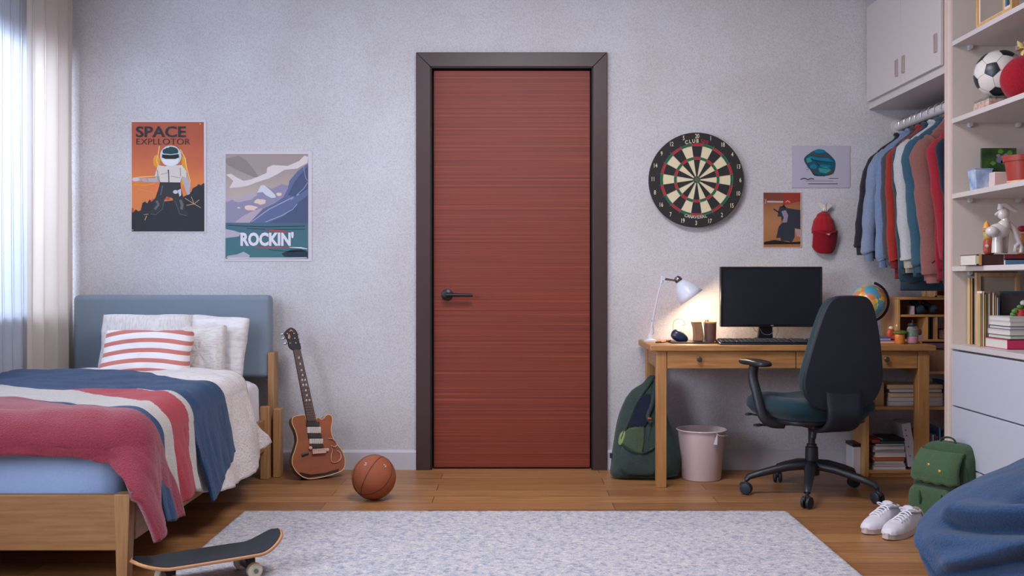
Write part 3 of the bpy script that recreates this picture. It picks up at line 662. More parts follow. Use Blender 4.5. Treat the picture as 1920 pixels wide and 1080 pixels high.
t, y_ = art('poster', 'mountain lake poster lettered ROCKIN\' in white block letters', 'poster', (421, 284, 585, 490), None, cA, [
    (sky2, [(686, 300), (1208, 300), (1208, 740), (686, 740)]),
    ((140, 126, 124), [[(686, 330), (720, 322), (770, 312), (812, 335), (850, 380), (880, 420), (900, 448), (860, 445), (800, 420), (740, 392), (700, 372), (686, 352)]]),
    ((216, 204, 202), [[(690, 430), (720, 425), (760, 450), (800, 470), (850, 460), (900, 440), (945, 420), (950, 385), (985, 370), (1080, 375), (1150, 345), (1185, 310), (1208, 318), (1205, 355), (1140, 392), (1060, 400), (1010, 430), (960, 455), (880, 480), (830, 500), (780, 510), (710, 515), (735, 470)]]),
    ((142, 138, 162), [[(686, 602), (720, 590), (770, 600), (850, 590), (890, 545), (930, 500), (980, 520), (1040, 490), (1090, 500), (1070, 590), (1000, 640), (880, 735), (686, 735)]]),
    ((178, 164, 176), [[(740, 735), (800, 690), (860, 660), (920, 640), (880, 735)], [(686, 570), (710, 560), (735, 575), (715, 598), (690, 602)], [(735, 600), (800, 560), (870, 548), (890, 560), (830, 592), (770, 605)]]),
    ((206, 206, 216), [[(886, 545), (910, 498), (930, 496), (960, 520), (1000, 558), (1004, 576), (975, 578), (940, 560), (920, 540)]]),
    ((224, 196, 184), [blob(906, 602, 36, 18, 12, .2, 1), blob(846, 640, 40, 17, 12, .2, 2), blob(1025, 555, 18, 12, 9, .2, 3), blob(770, 640, 10, 5), [(1140, 546), (1208, 515), (1206, 540), (1150, 560)]]),
    ((94, 104, 142), [[(838, 735), (920, 650), (1000, 610), (1050, 575), (1080, 520), (1090, 470), (1140, 410), (1180, 380), (1208, 362), (1208, 735)]]),
    ((72, 84, 116), [[(1080, 560), (1120, 480), (1160, 430), (1208, 375), (1208, 520), (1130, 570)], [(960, 735), (1060, 690), (1140, 610), (1208, 560), (1208, 735)]]),
    ((150, 160, 190), [stroke([(850, 730), (960, 650), (1080, 590), (1150, 555)], 6), stroke([(940, 730), (1040, 690), (1110, 650), (1140, 615)], 5), stroke([(1100, 590), (1180, 520), (1206, 480)], 4), stroke([(1180, 380), (1192, 450), (1206, 470)], 3)]),
    (water, [(686, 735), (1208, 735), (1208, 962), (686, 962)]),
    ((176, 170, 184), [[(686, 775), (740, 785), (785, 800), (770, 822), (686, 832)], [(700, 944), (760, 935), (800, 918), (840, 940), (836, 955), (690, 958)]]),
    ((30, 48, 62), [[(1040, 930), (1100, 905), (1160, 900), (1208, 920), (1208, 955), (1060, 950)], stroke([(700, 750), (800, 756), (960, 760), (1190, 756)], 5), stroke([(820, 770), (960, 778), (1190, 776)], 4), stroke([(960, 905), (1090, 918), (1190, 912)], 4)]),
    ((196, 60, 50), [stroke([(940, 778), (1000, 784), (1078, 792)], [3, 9, 7]), stroke([(870, 888), (960, 893), (1130, 888)], [2, 6, 2])]),
    ((222, 222, 230), [stroke([(1090, 890), (1160, 893), (1204, 900)], [2, 8, 4]), stroke([(700, 960), (860, 958), (1100, 958), (1200, 956)], 5)])],
    [('lettering', "ROCKIN'", 949, 838, 76, 336, (222, 218, 226), .045)], paper=(206, 204, 214))
cB = lambda x, y: (1380+x/4.154, 240+y/4.154)
art('poster', 'small white print of a teal crystal cluster beside the hanging clothes', 'poster', (1485, 273.5, 1593.5, 352.5), None, cB, [
    ((184, 180, 194), [(438, 142), (885, 142), (885, 465), (438, 465)]),
    ((30, 84, 104), cr([(600, 180), (650, 165), (700, 185), (760, 240), (775, 280), (765, 340), (740, 365), (680, 375), (610, 372), (580, 330), (548, 290), (528, 250), (540, 222), (575, 195)], 3)),
    ((26, 118, 150), [blob(650, 182, 46, 16), [(560, 215), (640, 232), (720, 235), (770, 270), (700, 262), (600, 245)], blob(690, 300, 50, 14, 12, .2, 4), blob(600, 300, 26, 18, 12, .2, 5)]),
    ((92, 70, 60), [stroke([(578, 196), (650, 212), (735, 228)], 14), blob(728, 352, 30, 12, 10, .2, 6), blob(600, 335, 20, 14, 10, .3, 7), stroke([(530, 255), (580, 275)], 8)]),
    ((54, 150, 150), [[(640, 315), (700, 300), (740, 330), (700, 355), (650, 345)], [(545, 235), (580, 228), (590, 262), (552, 272)]]),
    ((26, 44, 54), [stroke([(575, 240), (640, 262), (760, 268)], 4), stroke([(620, 262), (660, 310), (720, 320)], 4), stroke([(560, 300), (610, 365), (690, 375)], 5), stroke([(545, 305), (565, 305), (560, 325), (543, 325)], 3)]),
    ((70, 68, 84), [stroke([(500, 400), (530, 392), (560, 402), (580, 394), (606, 398)], 8), stroke([(720, 393), (795, 393)], 4), stroke([(560, 435), (790, 435)], 5)]),
    ((140, 138, 150), [stroke([(540, 412), (760, 413)], 4)])], paper=(176, 170, 184))
cat_bg = gradient_z('ochre_print', [(.1, (168, 104, 56)), (.6, (176, 122, 80)), (.95, (150, 92, 60)), (1.15, (120, 62, 46))])
art('poster', 'small brown print of a dark robed figure right of the dartboard', 'poster', (1430.5, 360.5, 1503, 464.5), None, cB, [
    (cat_bg, [(213, 504), (500, 506), (500, 926), (215, 926)]),
    ((150, 56, 42), [(365, 506), (500, 506), (500, 570), (365, 600)]),
    ((176, 66, 52), [(370, 570), (420, 560), (430, 592), (380, 600)]),
    ((52, 54, 66), [[(340, 612), (370, 606), (400, 625), (500, 640), (500, 790), (455, 780), (455, 850), (430, 895), (405, 880), (350, 880), (345, 855), (312, 858), (330, 770), (355, 740), (350, 690), (322, 690), (330, 640)]]),
    ((32, 30, 38), [stroke([(292, 632), (340, 662)], 9), [(350, 620), (372, 594), (388, 625)], [(215, 888), (300, 872), (420, 890), (500, 884), (500, 904), (215, 908)]]),
    ((148, 136, 150), [[(352, 650), (385, 640), (405, 680), (395, 735), (355, 738), (370, 700)]]),
    ((178, 150, 150), [[(460, 785), (500, 790), (500, 850), (470, 840)]]),
    ((198, 180, 184), [stroke([(218, 560), (232, 556), (226, 590)], 5), stroke([(240, 574), (365, 576)], 12)]),
    ((230, 160, 160), [stroke([(388, 578), (400, 566), (418, 580)], 6)])], paper=(196, 168, 160))

# ------------------------------------------------------------------ dartboard
dc = (X(1303.5, WY), Z(338.5, WY)); DRr = 88*WY/F
db = thing('dartboard', 'round dartboard on the wall between door and small prints', 'dartboard', (dc[0], WY, dc[1]-DRr))
k = DRr/392.0; yF = WY-.045
M_db = plain('dartboard_black', (34, 31, 31), .7); M_dc = cloth('dartboard_cream', (228, 212, 176), .05, 300, .1); M_dr = plain('dartboard_red', (178, 30, 40), .7); M_dg = plain('dartboard_green', (18, 98, 62), .7); M_wire = plain('dart_wire', (176, 176, 176), .3, metal=.8)
MB().lathe([(0, 0), (DRr*.985, 0), (DRr, .004), (DRr, .040), (DRr*.992, .045), (0, .045)], (dc[0], WY, dc[1]), 96, ax=(0, -1, 0)).build('board', M_db, db)
b = MB()
def ring_seg(r0, r1, a0, a1, y, m, n=5):
    pts = [(dc[0]+k*r1*math.sin(a0+(a1-a0)*i/n), dc[1]+k*r1*math.cos(a0+(a1-a0)*i/n)) for i in range(n+1)]
    pts += [(dc[0]+k*r0*math.sin(a1-(a1-a0)*i/n), dc[1]+k*r0*math.cos(a1-(a1-a0)*i/n)) for i in range(n+1)]
    b.flat(pts, y, m)
rot0 = .012
for i in range(20):
    a0 = rot0+(i-.5)*PI/10; a1 = a0+PI/10; ev = i % 2 == 0
    ring_seg(30, 281, a0, a1, yF-.0005, 0 if ev else 1)
    ring_seg(166, 188, a0, a1, yF-.0008, 2 if ev else 3); ring_seg(280, 301, a0, a1, yF-.0008, 2 if ev else 3)
b.build('scoring_segments', [M_db, M_dc, M_dr, M_dg], db, smooth=0, fix=False)
b = MB(); ring_seg(0.01, 30, 0, 2*PI, yF-.0009, 1, 40); ring_seg(.01, 12, 0, 2*PI, yF-.0012, 0, 30); b.build('bullseye', [M_dr, M_dg], db, smooth=0, fix=False)
b = MB()
for r in (12, 30, 166, 188, 280, 301): b.tube([(dc[0]+k*r*math.cos(2*PI*i/80), yF-.002, dc[1]+k*r*math.sin(2*PI*i/80)) for i in range(80)], .0007, 5, closed=True)
for i in range(20):
    a = rot0+(i+.5)*PI/10; b.tube([(dc[0]+k*30*math.sin(a), yF-.002, dc[1]+k*30*math.cos(a)), (dc[0]+k*316*math.sin(a), yF-.002, dc[1]+k*316*math.cos(a))], .0007, 5)
b.build('wire_spider', M_wire, db)
for i, n_ in enumerate([20, 1, 18, 4, 13, 6, 10, 15, 2, 17, 3, 19, 7, 16, 8, 11, 14, 9, 12, 5]):
    a = rot0+i*PI/10; b = MB(); b.text(str(n_), dc[0]+k*362*math.sin(a), dc[1]+k*360*math.cos(a), .0235, yF-.001, sx=.70, bold=.012); b.build('number', ink((226, 214, 178)), db, smooth=0, fix=False)
def arc_text(st, r, a0, a1, h, m, flip=False):
    b = MB(); n = len(st)
    for i, ch in enumerate(st):
        if ch == ' ': continue
        a = a0+(a1-a0)*i/(n-1); b.text(ch, dc[0]+k*r*math.sin(a), dc[1]+k*r*math.cos(a), h, yF-.001, rot=(-a if not flip else PI-a), sx=.9, bold=.02)
    b.build('lettering', m, db, smooth=0, fix=False)
arc_text('CLUB', 320, -.265, .02, .0195, ink((226, 214, 178)))
arc_text('500', 320, .13, .27, .020, ink((178, 30, 40)))
arc_text('CANAVERAL', 311, PI+.295, PI-.245, .017, ink((206, 200, 186)), True)

# ------------------------------------------------------------------ red cap on a hook
cp = thing('baseball_cap', 'red baseball cap with pleated crown hanging on the wall beside the brown print', 'cap', (X(1543, WY), WY, Z(475, WY)))
M_cap = cloth('red_cap_cloth', (160, 26, 38), .12, 200, .3); M_brim = cloth('dark_red_brim', (140, 14, 30), .1, 200, .3)
kk = WY/F
def crown(u, v):
    a = PI*u; z = v
    prof = lerp([0, .15, .5, .8, 1], [1.0, 1.0, .86, .55, .08], z)
    pl = 1+.05*math.sin(14*a)*z
    xx = -math.cos(a)*22*kk*prof; yy = -(.012+math.sin(a)*.075*prof*pl)
    return (X(1543, WY)+xx, WY-.002+yy+.01, Z(437, WY)+z*42*kk+.006*math.sin(a)*(1-z))
b = MB(); b.grid(crown, 50, 20); b.build('crown', M_cap, cp, smooth=True, solid=-.003, fix=False)
def brim(u, v):
    s = (u-.5)*2; w = 23*kk*(1-.03*v); zz = Z(433, WY)-v*43*kk*(1-.30*abs(s)**4*v)
    return (X(1543, WY)+s*w, WY-.070-.010*math.cos(s*1.4)+.025*s*s+v*.03, zz)
b = MB(); b.grid(brim, 24, 14); b.build('brim', M_brim, cp, smooth=True, solid=.005, fix=False)
b = MB(); b.tube([(X(1523, WY), WY-.045, Z(434, WY)), (X(1530, WY), WY-.072, Z(437, WY)), (X(1543, WY), WY-.082, Z(439, WY)), (X(1556, WY), WY-.072, Z(437, WY)), (X(1564, WY), WY-.045, Z(434, WY))], .003, 6); b.build('brim_seam', M_cap, cp)
b = MB(); p = (X(1543.5, WY), Z(440, WY)); b.flat([(p[0]-.014, p[1]+.001), (p[0]+.014, p[1]+.002), (p[0]+.004, p[1]-.007)], WY-.0885); b.build('emblem', plain('pink_emblem', (204, 160, 150), .6), cp, smooth=0)
hk = thing('wall_hook', 'white and tan bow-shaped hook above the red cap', 'hook', (X(1543, WY), WY, Z(398, WY)))
b = MB(); b.lathe([(0, 0), (.010, 0), (.010, .03), (.006, .04), (0, .04)], (X(1543, WY), WY, Z(393, WY)), 16, ax=(0, -1, 0)); b.build('peg', plain('hook_white', (216, 212, 208), .4), hk)
b = MB()
for sgn in (-1, 1):
    b.add([(X(1543, WY), WY-.03, Z(397, WY)), (X(1543+sgn*3, WY), WY-.03, Z(397, WY)), (X(1543+sgn*14, WY), WY-.03, Z(386 if sgn > 0 else 381, WY)), (X(1543+sgn*(9 if sgn < 0 else 5), WY), WY-.03, Z(380, WY)), (X(1543, WY), WY-.035, Z(385, WY))], [(0, 1, 2, 3, 4)])
b.build('ribbon', plain('tan_white_ribbon', (212, 200, 190), .7), hk, smooth=0, solid=.004)

# ------------------------------------------------------------------ desk
dk_x = wood('pine_desk_x', (186, 136, 82), (160, 107, 60), 'x'); dk_z = wood('pine_desk_z', (188, 138, 84), (164, 110, 62), 'z'); dk_y = wood('pine_desk_y', (184, 132, 78), (158, 102, 54), 'y')
DZ = .722; dx0, dx1 = X(1219, 5.10), X(1756, 5.10)
ds = thing('desk', 'long pine desk with two front drawers against the wall', 'desk', ((dx0+dx1)/2, 5.35, 0))
MB().box(dx0, dx1, 5.10, 5.59, DZ-.031, DZ).build('tabletop', dk_x, ds, bevel=.005)
lx0, lx1 = X(1231, 5.12), X(1250, 5.12)
rx0, rx1 = X(1722, 5.12), X(1743, 5.12)
for x0, x1 in ((lx0, lx1), (rx0, rx1)):
    MB().box(x0, x1, 5.12, 5.172, 0, DZ-.031).build('leg', dk_z, ds, bevel=.003)
    if x0 == lx0: MB().box(x0, x1, 5.515, 5.567, 0, DZ-.031).build('leg', dk_z, ds, bevel=.003)
    else: MB().box(2.098, 2.123, 5.29, 5.335, 0, DZ-.031).build('leg', dk_z, ds, bevel=.003)
zb = Z(691, 5.12)
MB().box(lx0+.008, lx0+.030, 5.172, 5.515, zb, DZ-.031).build('side_apron', dk_y, ds)
MB().box(rx1-.03, rx1-.008, 5.172, 5.515, zb, DZ-.031).build('side_apron', dk_y, ds)
MB().box(lx1, rx0, 5.53, 5.55, zb, DZ-.031).build('rear_apron', dk_x, ds)
MB().box(lx1, rx0, 5.122, 5.14, Z(657, 5.12)-.004, DZ-.031).build('front_rail', dk_x, ds, bevel=.002)
mx_ = X(1493, 5.12)
for x0, x1, kx in ((lx1+.003, mx_-.002, 1311), (mx_+.002, rx0-.003, 1662)):
    dw = MB().box(x0, x1, 5.121, 5.141, zb, Z(658.5, 5.12)).build('drawer', dk_x, ds, bevel=.002)
    MB().lathe([(0, 0), (.006, 0), (.007, .01), (.0135, .014), (.0135, .020), (.010, .023), (0, .024)], (X(kx, 5.11), 5.121, Z(673.5, 5.11)), 24, ax=(0, -1, 0)).build('knob', plain('dark_knob', (84, 74, 62), .4, metal=.4), dw)

# desk lamp
LY = 5.42
lp = thing('desk_lamp', 'white metal desk lamp lit at the left end of the desk', 'lamp', (X(1216, LY), LY, DZ))
M_lamp = plain('lamp_white', (208, 212, 224), .35); M_chrome = plain('lamp_chrome', (120, 112, 108), .25, metal=.9)
b = MB(); b.lathe([(0, 0), (.034, 0), (.034, .008), (.012, .014), (.009, .04), (0, .04)], (X(1219, LY), LY, DZ), 28); b.build('base', M_lamp, lp)
b = MB(); b.tube([P(1221, 632, LY), P(1222, 612, LY), P(1226, 590, LY), P(1233, 556, LY), P(1241, 527, LY)], [.0085, .006, .0045, .0045, .0045], 10); b.build('lower_arm', M_lamp, lp)
b = MB(); b.tube([P(1240, 532, LY), P(1243, 518, LY)], [.008, .011], 12); b.lathe([(0, -.011), (.011, -.011), (.011, .011), (0, .011)], P(1243, 522, LY), 16, ax=(0, 1, 0)); b.build('elbow_joint', M_lamp, lp)
b = MB(); b.tube([P(1245, 522, LY-.006), P(1268, 526, LY-.006)], .004, 8); b.tube([P(1245, 524, LY+.006), P(1268, 527, LY+.006)], .003, 8); b.build('upper_arm', M_chrome, lp)
axd = (Vector(P(1294, 556, LY))-Vector(P(1271, 524, LY))).normalized(); axd.y = -.10; axd.normalize()
o0 = Vector(P(1272, 525, LY))
b = MB(); b.lathe([(0, -.022), (.012, -.020), (.020, -.008), (.021, .004), (.018, .012), (0, .012)], o0, 24, ax=axd); b.build('socket_cap', M_chrome, lp)
ms_ = bpy.data.materials.new('lamp_shade_white'); ms_.use_nodes = True; ms_.node_tree.nodes['Principled BSDF'].inputs['Base Color'].default_value = (*lin((214, 218, 232)), 1); ms_.node_tree.nodes['Principled BSDF'].inputs['Roughness'].default_value = .3
b = MB(); b.lathe([(.018, .008), (.030, .022), (.046, .040), (.058, .066), (.066, .095), (.071, .118)], o0, 40, ax=axd); b.build('lamp_shade', ms_, lp, smooth=True, solid=-.0015, fix=True)
b = MB(); b.ell(o0+axd*.070, .020, .020, .024, nu=16, nv=9); b.build('bulb', mat('warm_bulb', (255, 230, 200), .4, emit=((255, 214, 160), 14)), lp, smooth=True)
ll_ = bpy.data.lights.new('desk_lamp_light', 'POINT'); ll_.energy = 6.5; ll_.color = (1, .74, .46); ll_.shadow_soft_size = .02
lo = bpy.data.objects.new('desk_lamp_light', ll_); C.objects.link(lo); lo.location = o0+axd*.105
b = MB(); b.tube(cr([P(1222, 630, LY), P(1226, 622, LY-.01), P(1224, 610, LY), P(1222, 600, LY-.006)], 4, False), .0012, 5); b.build('cord', plain('brown_cord', (110, 80, 70), .5), lp)

# mouse, tray, cups
ms2 = thing('computer_mouse', 'navy computer mouse with a looping cable beside the lamp', 'mouse', (X(1273, 5.32), 5.30, DZ))
def mfn2(p): return Vector((p.x, p.y, p.z*(1+.35*(-p.x/.045)) if p.z > 0 else p.z*.9))
b = MB(T(*P(1273, 634, 5.30)) @ RY(.35)); b.ell((0, 0, .008), .047, .032, .030, nu=30, nv=15, e=.85, fn=mfn2); b.build('mouse_shell', plain('navy_plastic', (30, 42, 72), .35, coat=.3), ms2, smooth=True)
b = MB(); b.tube(cr([P(1262, 618, 5.36), P(1263, 604, 5.40), P(1272, 598, 5.40), P(1281, 601, 5.40), P(1284, 608, 5.40), P(1279, 610, 5.40)], 5, False), .0012, 5); b.build('cable', plain('dark_cable', (60, 50, 52), .5), ms2)
b = MB(); b.tube(cr([(X(1258, 5.3), 5.30, DZ+.012), (X(1245, 5.3), 5.28, DZ+.004), (X(1236, 5.3), 5.27, DZ+.003), (X(1229, 5.3), 5.26, DZ+.003)], 4, False), [.003]*13, 6); b.tube([(X(1240, 5.27), 5.27, DZ+.004), (X(1229, 5.27), 5.27, DZ+.004)], [.006, .004], 8); b.build('plug', plain('dark_cable', (60, 50, 52), .5), ms2)
MB().box(X(1257, 5.26), X(1342, 5.26), 5.22, 5.42, DZ+.0005, DZ+.007).build('desk_tray', plain('charcoal_tray', (42, 48, 56), .5), bevel=.002, label='thin charcoal tray under the mouse and the cups', cat='tray')
YC = 5.31
cu = thing('pencil_cup', 'tan slanted flat-sided cup, left of the two on the tray', 'cup', (X(1308, YC), YC, DZ+.0075))
b = MB(); pr = [(1300, 637), (1318, 637), (1318.5, 629), (1314, 603.5), (1296, 603.5), (1299.5, 615), (1300.5, 627)]
b.prism([(X(p[0], YC), min(Z(p[1], YC), 2) if i > 1 else DZ+.0075) for i, p in enumerate(pr)], YC-.025, YC+.025); b.build('cup_body', mat('tan_leather', (160, 116, 84), .5, var=(60, .2, I3)), cu, bevel=.006)
b = MB(); b.prism([(X(p[0], YC), Z(p[1], YC)) for p in [(1296.5, 605), (1314.2, 605), (1313.8, 602.8), (1296.2, 602.8)]], YC-.027, YC+.027); b.build('cup_rim', plain('amber_rim', (214, 158, 84), .4), cu, bevel=.002)
cu = thing('pencil_cup', 'dark brown round pencil cup with pens, nearest the monitor', 'cup', (X(1332, YC), YC, DZ+.0075))
b = MB(); cxx = X(1332, YC); zt = Z(604, YC); b.lathe([(0, DZ+.0075), (.027, DZ+.0075), (.029, DZ+.02), (.031, zt), (.027, zt), (.026, DZ+.02), (0, DZ+.018)], (cxx, YC, 0), 28); b.build('cup_body', mat('brown_leather', (108, 72, 62), .5, var=(60, .2, I3)), cu)
b = MB(); b.lathe([(.0305, zt-.006), (.0325, zt-.004), (.0325, zt+.002), (.029, zt+.003), (.027, zt)], (cxx, YC, 0), 28); b.build('cup_rim', plain('amber_rim', (214, 158, 84), .4), cu)
for q, c_ in ((-.018, (70, 90, 100)), (-.008, (50, 50, 56))):
    MB().cyl((cxx+q*.6, YC, DZ+.02), (cxx+q-.004, YC+.01, zt+.012), .003, m=0, n=8).build('pen', plain('pen_%d' % c_[0], c_, .4), label='slim dark pen standing in the brown cup' if c_[0] == 50 else 'grey-blue pen leaning in the brown cup', cat='pen', group='pens in the brown cup')
b = MB(); b.tube([(cxx-.034, YC-.01, DZ+.011), (cxx-.031, YC-.01, zt+.004), (cxx-.02, YC-.01, zt+.006)], .0018, 6); b.tube([(cxx-.030, YC-.012, DZ+.011), (cxx-.037, YC-.012, zt-.002)], .0018, 6)
b.build('pen', plain('blue_grey_steel', (120, 132, 146), .4, metal=.3), label='pale steel pen clipped outside the brown cup', cat='pen', group='pens in the brown cup')

# monitor
MY = 5.42
mo = thing('monitor', 'large black computer monitor standing on the desk', 'monitor', (X(1438, MY), MY, DZ))
M_mb = plain('monitor_black', (20, 22, 27), .35)
x0, x1, z0, z1 = X(1351, MY), X(1542, MY), Z(613, MY), Z(500, MY)
b = MB(); b.box(x0, x1, MY, MY+.035, z0, z1); b.build('housing', M_mb, mo, bevel=.005)
MB().box(x0+.012, x1-.006-.004, MY-.0015, MY+.003, z0+.014, z1-.016).build('screen', mat('screen_glass', (20, 26, 37), .5, spec=.35), mo, smooth=0)
b = MB(); b.box(x0+.001, x1-.001, MY-.003, MY+.001, z1-.012, z1-.001); b.box(x0+.001, x0+.010, MY-.003, MY+.001, z0+.001, z1-.012); b.box(x1-.009, x1-.001, MY-.003, MY+.001, z0+.001, z1-.012); b.box(x0+.010, x1-.009, MY-.003, MY+.001, z0+.001, z0+.012); b.build('bezel', plain('bezel_black', (12, 14, 18), .3), mo, bevel=.001)
b = MB(); b.text('acer', X(1447.5, MY), Z(610.2, MY), .0055, MY-.0036, bold=.03); b.build('logo', plain('logo_grey', (176, 178, 182), .4), mo, smooth=0)
b = MB(); xm = X(1437, MY); b.prism([(xm-.037, DZ+.016), (xm-.030, Z(608, MY)), (xm+.040, Z(608, MY)), (xm+.043, DZ+.016)], MY+.03, MY+.055); b.build('stand_neck', M_mb, mo, bevel=.003)
b = MB(); b.box(xm-.09, xm+.09, MY-.04, MY+.13, DZ, DZ+.010); b.box(xm-.05, xm+.05, MY-.0, MY+.06, DZ+.010, DZ+.018); b.build('stand_base', M_mb, mo, bevel=.003)
b = MB(); 
for pts in ([(1412, 613), (1416, 620), (1424, 624)], [(1425, 616), (1430, 625), (1440, 628), (1448, 624), (1451, 618)], [(1458, 614), (1459, 622), (1454, 632), (1458, 636)]):
    b.tube(cr([P(p[0], p[1], MY+.02) for p in pts], 4, False), .0014, 5)
b.build('cable', plain('grey_cable', (110, 110, 120), .5), mo)
# keyboard
KY0, KY1 = 5.125, 5.25
kb = thing('keyboard', 'black keyboard on the desk in front of the monitor', 'keyboard', ((X(1350, 5.13)+X(1545, 5.13))/2, 5.19, DZ))
kx0, kx1 = X(1350, 5.13), X(1545, 5.13)
b = MB(); b.prism([(KY0, DZ), (KY0, DZ+.008), (KY1, DZ+.022), (KY1, DZ)], kx0, kx1, plane='yz'); b.build('keyboard_case', M_mb, kb, bevel=.003)
KM = plain('key_grey', (52, 55, 62), .45)
proto = None; rows = 5
for r in range(rows):
    yy = KY0+.012+r*.022; zz = DZ+.0095+(r*.022+.012)*.112; n_ = 20
    if r == 0: cells = [(0, 1), (1, 1), (2, 1), (3, 1), (4, 6), (10, 1), (11, 1), (12, 1), (13, 1), (14.5, 1), (15.5, 1), (16.5, 1), (18, 1), (19, 1)]
    else: cells = [(i, 1) for i in range(14)]+[(14.5, 1), (15.5, 1), (16.5, 1), (18, 1), (19, 1)]
    for c0, wd in cells:
        if proto is None or wd != 1:
            b = MB(); b.box(0, (kx1-kx0-.02)/20*wd-.003, 0, .018, 0, .006); o = b.build('key', KM, kb, w=False, bevel=.0015)
            if wd == 1: proto = o
        else: o = proto.copy(); C.objects.link(o); o.parent = kb
        o.location = (kx0+.01+c0*(kx1-kx0-.02)/20-kb.location.x, yy-kb.location.y, zz-DZ)

# globe on the books
gy = 5.40; gr = 32.5*gy/F; gc = Vector(P(1629, 566, gy))
for i, (c_, z0_, h_, x0_, x1_, lb) in enumerate((((206, 108, 96), DZ+.0005, .014, 1590, 1680, 'thin coral-edged book at the bottom of the stack under the globe'), ((92, 84, 150), DZ+.015, .015, 1592, 1672, 'thin purple book directly under the globe'))):
    bk = thing('book', lb, 'book', (X((x0_+x1_)/2, 5.3), 5.32, z0_), group='books under the globe')
    MB().box(X(x0_, 5.24), X(x1_, 5.24), 5.24, 5.48, z0_, z0_+.002).build('cover', plain('cover_%d' % c_[0], c_, .4), bk)
    MB().box(X(x0_, 5.24), X(x1_, 5.24), 5.24, 5.48, z0_+h_-.003, z0_+h_).build('cover', plain('cover_%d' % c_[0], c_, .4), bk)
    MB().box(X(x0_, 5.24)+.002, X(x1_, 5.24)-.004, 5.243, 5.476, z0_+.002, z0_+h_-.003).build('pages', mat('pages_%d' % i, ((222, 190, 160), (150, 170, 220))[i], .8), bk, smooth=0)
gb = thing('globe', 'desktop world globe behind the office chair', 'globe', (gc.x, gy, DZ+.031))
def globe_mat():
    m, N, L, b = node_mat('globe_map'); b.inputs['Roughness'].default_value = .3; b.inputs['Coat Weight'].default_value = .4
    tc = N.new('ShaderNodeTexCoord')
    n = N.new('ShaderNodeTexNoise'); n.inputs['Scale'].default_value = 11; n.inputs['Detail'].default_value = 3; L.new(tc.outputs['Object'], n.inputs[0])
    r = N.new('ShaderNodeValToRGB'); L.new(n.outputs[0], r.inputs[0]); r.color_ramp.interpolation = 'CONSTANT'
    r.color_ramp.elements[0].position = 0; r.color_ramp.elements[0].color = (0, 0, 0, 1); r.color_ramp.elements[1].position = .45; r.color_ramp.elements[1].color = (1, 1, 1, 1)
    v = N.new('ShaderNodeTexVoronoi'); v.inputs['Scale'].default_value = 34; L.new(tc.outputs['Object'], v.inputs[0])
    sp = N.new('ShaderNodeSeparateColor'); L.new(v.outputs['Color'], sp.inputs[0])
    r2 = N.new('ShaderNodeValToRGB'); L.new(sp.outputs[0], r2.inputs[0]); r2.color_ramp.interpolation = 'CONSTANT'; e = r2.color_ramp.elements
    e[0].color = (*lin((222, 164, 66)), 1); e[1].position = .3; e[1].color = (*lin((170, 188, 92)), 1)
    for p, c in ((.5, (236, 206, 110)), (.7, (206, 128, 84)), (.86, (226, 120, 120))): q = e.new(p); q.color = (*lin(c), 1)
    n3 = N.new('ShaderNodeTexNoise'); n3.inputs['Scale'].default_value = 6; L.new(tc.outputs['Object'], n3.inputs[0])
    r3 = N.new('ShaderNodeValToRGB'); L.new(n3.outputs[0], r3.inputs[0]); r3.color_ramp.elements[0].color = (*lin((84, 160, 184)), 1); r3.color_ramp.elements[1].color = (*lin((170, 200, 214)), 1); r3.color_ramp.elements[0].position = .35; r3.color_ramp.elements[1].position = .6
    mx = N.new('ShaderNodeMix'); mx.data_type = 'RGBA'; L.new(r.outputs[0], mx.inputs[0]); L.new(r3.outputs[0], mx.inputs[6]); L.new(r2.outputs[0], mx.inputs[7]); L.new(mx.outputs[2], b.inputs['Base Color']); return m
MB().ell(gc, gr, gr, gr, nu=48, nv=29).build('sphere', globe_mat(), gb, smooth=True)
b = MB(); A = [gc+Vector(((gr+.012)*math.cos(t), -.0, (gr+.012)*math.sin(t))) for t in [math.radians(a) for a in range(-118, 75, 8)]]
b.tube(A, .0045, 8, flat=1.6); b.build('meridian_arm', plain('globe_stand_dark', (40, 36, 52), .35), gb)
b = MB(); b.cyl(A[0]+Vector((.006, 0, 0)), gc+Vector((-.035, 0, -gr+.004)), .003, n=8); b.tube([A[2], (gc.x, gy, DZ+.045)], [.006, .009], 10); b.lathe([(0, DZ+.031), (.05, DZ+.031), (.05, DZ+.036), (.02, DZ+.046), (.012, DZ+.06), (0, DZ+.06)], (gc.x, gy, 0), 28); b.build('stand', plain('globe_stand_dark', (40, 36, 52), .35), gb)

# toys and jar
JY = 5.22
tj = thing('jar', 'small yellow pot with a green cap on the desk', 'jar', (X(1687, JY), JY, DZ))
b = MB(); cxx = X(1687, JY); b.lathe([(0, DZ), (.020, DZ), (.0245, DZ+.006), (.0255, DZ+.04), (.024, DZ+.048), (0, DZ+.048)], (cxx, JY, 0), 24); b.build('pot', mat('yellow_orange_pot', (226, 158, 56), .35, var=(14, .3, I3), col2=(206, 84, 54)), tj)
b = MB(); b.lathe([(0, DZ+.048), (.022, DZ+.048), (.034, DZ+.054), (.036, DZ+.062), (.022, DZ+.068), (0, DZ+.068)], (cxx+.003, JY, 0), 24); b.build('cap', plain('olive_green_cap', (96, 124, 56), .4), tj)
tf = thing('toy_figure', 'little rust-red toy animal beside the yellow pot', 'toy', (X(1670, 5.27), 5.27, DZ))
b = MB(); b.ell(P(1670, 625, 5.27), .020, .016, .026, nu=16, nv=9, e=.8); b.ell(P(1675, 632, 5.27), .022, .016, .026, nu=16, nv=9); b.build('body', plain('rust_red_plastic', (184, 74, 46), .4), tf, smooth=True)
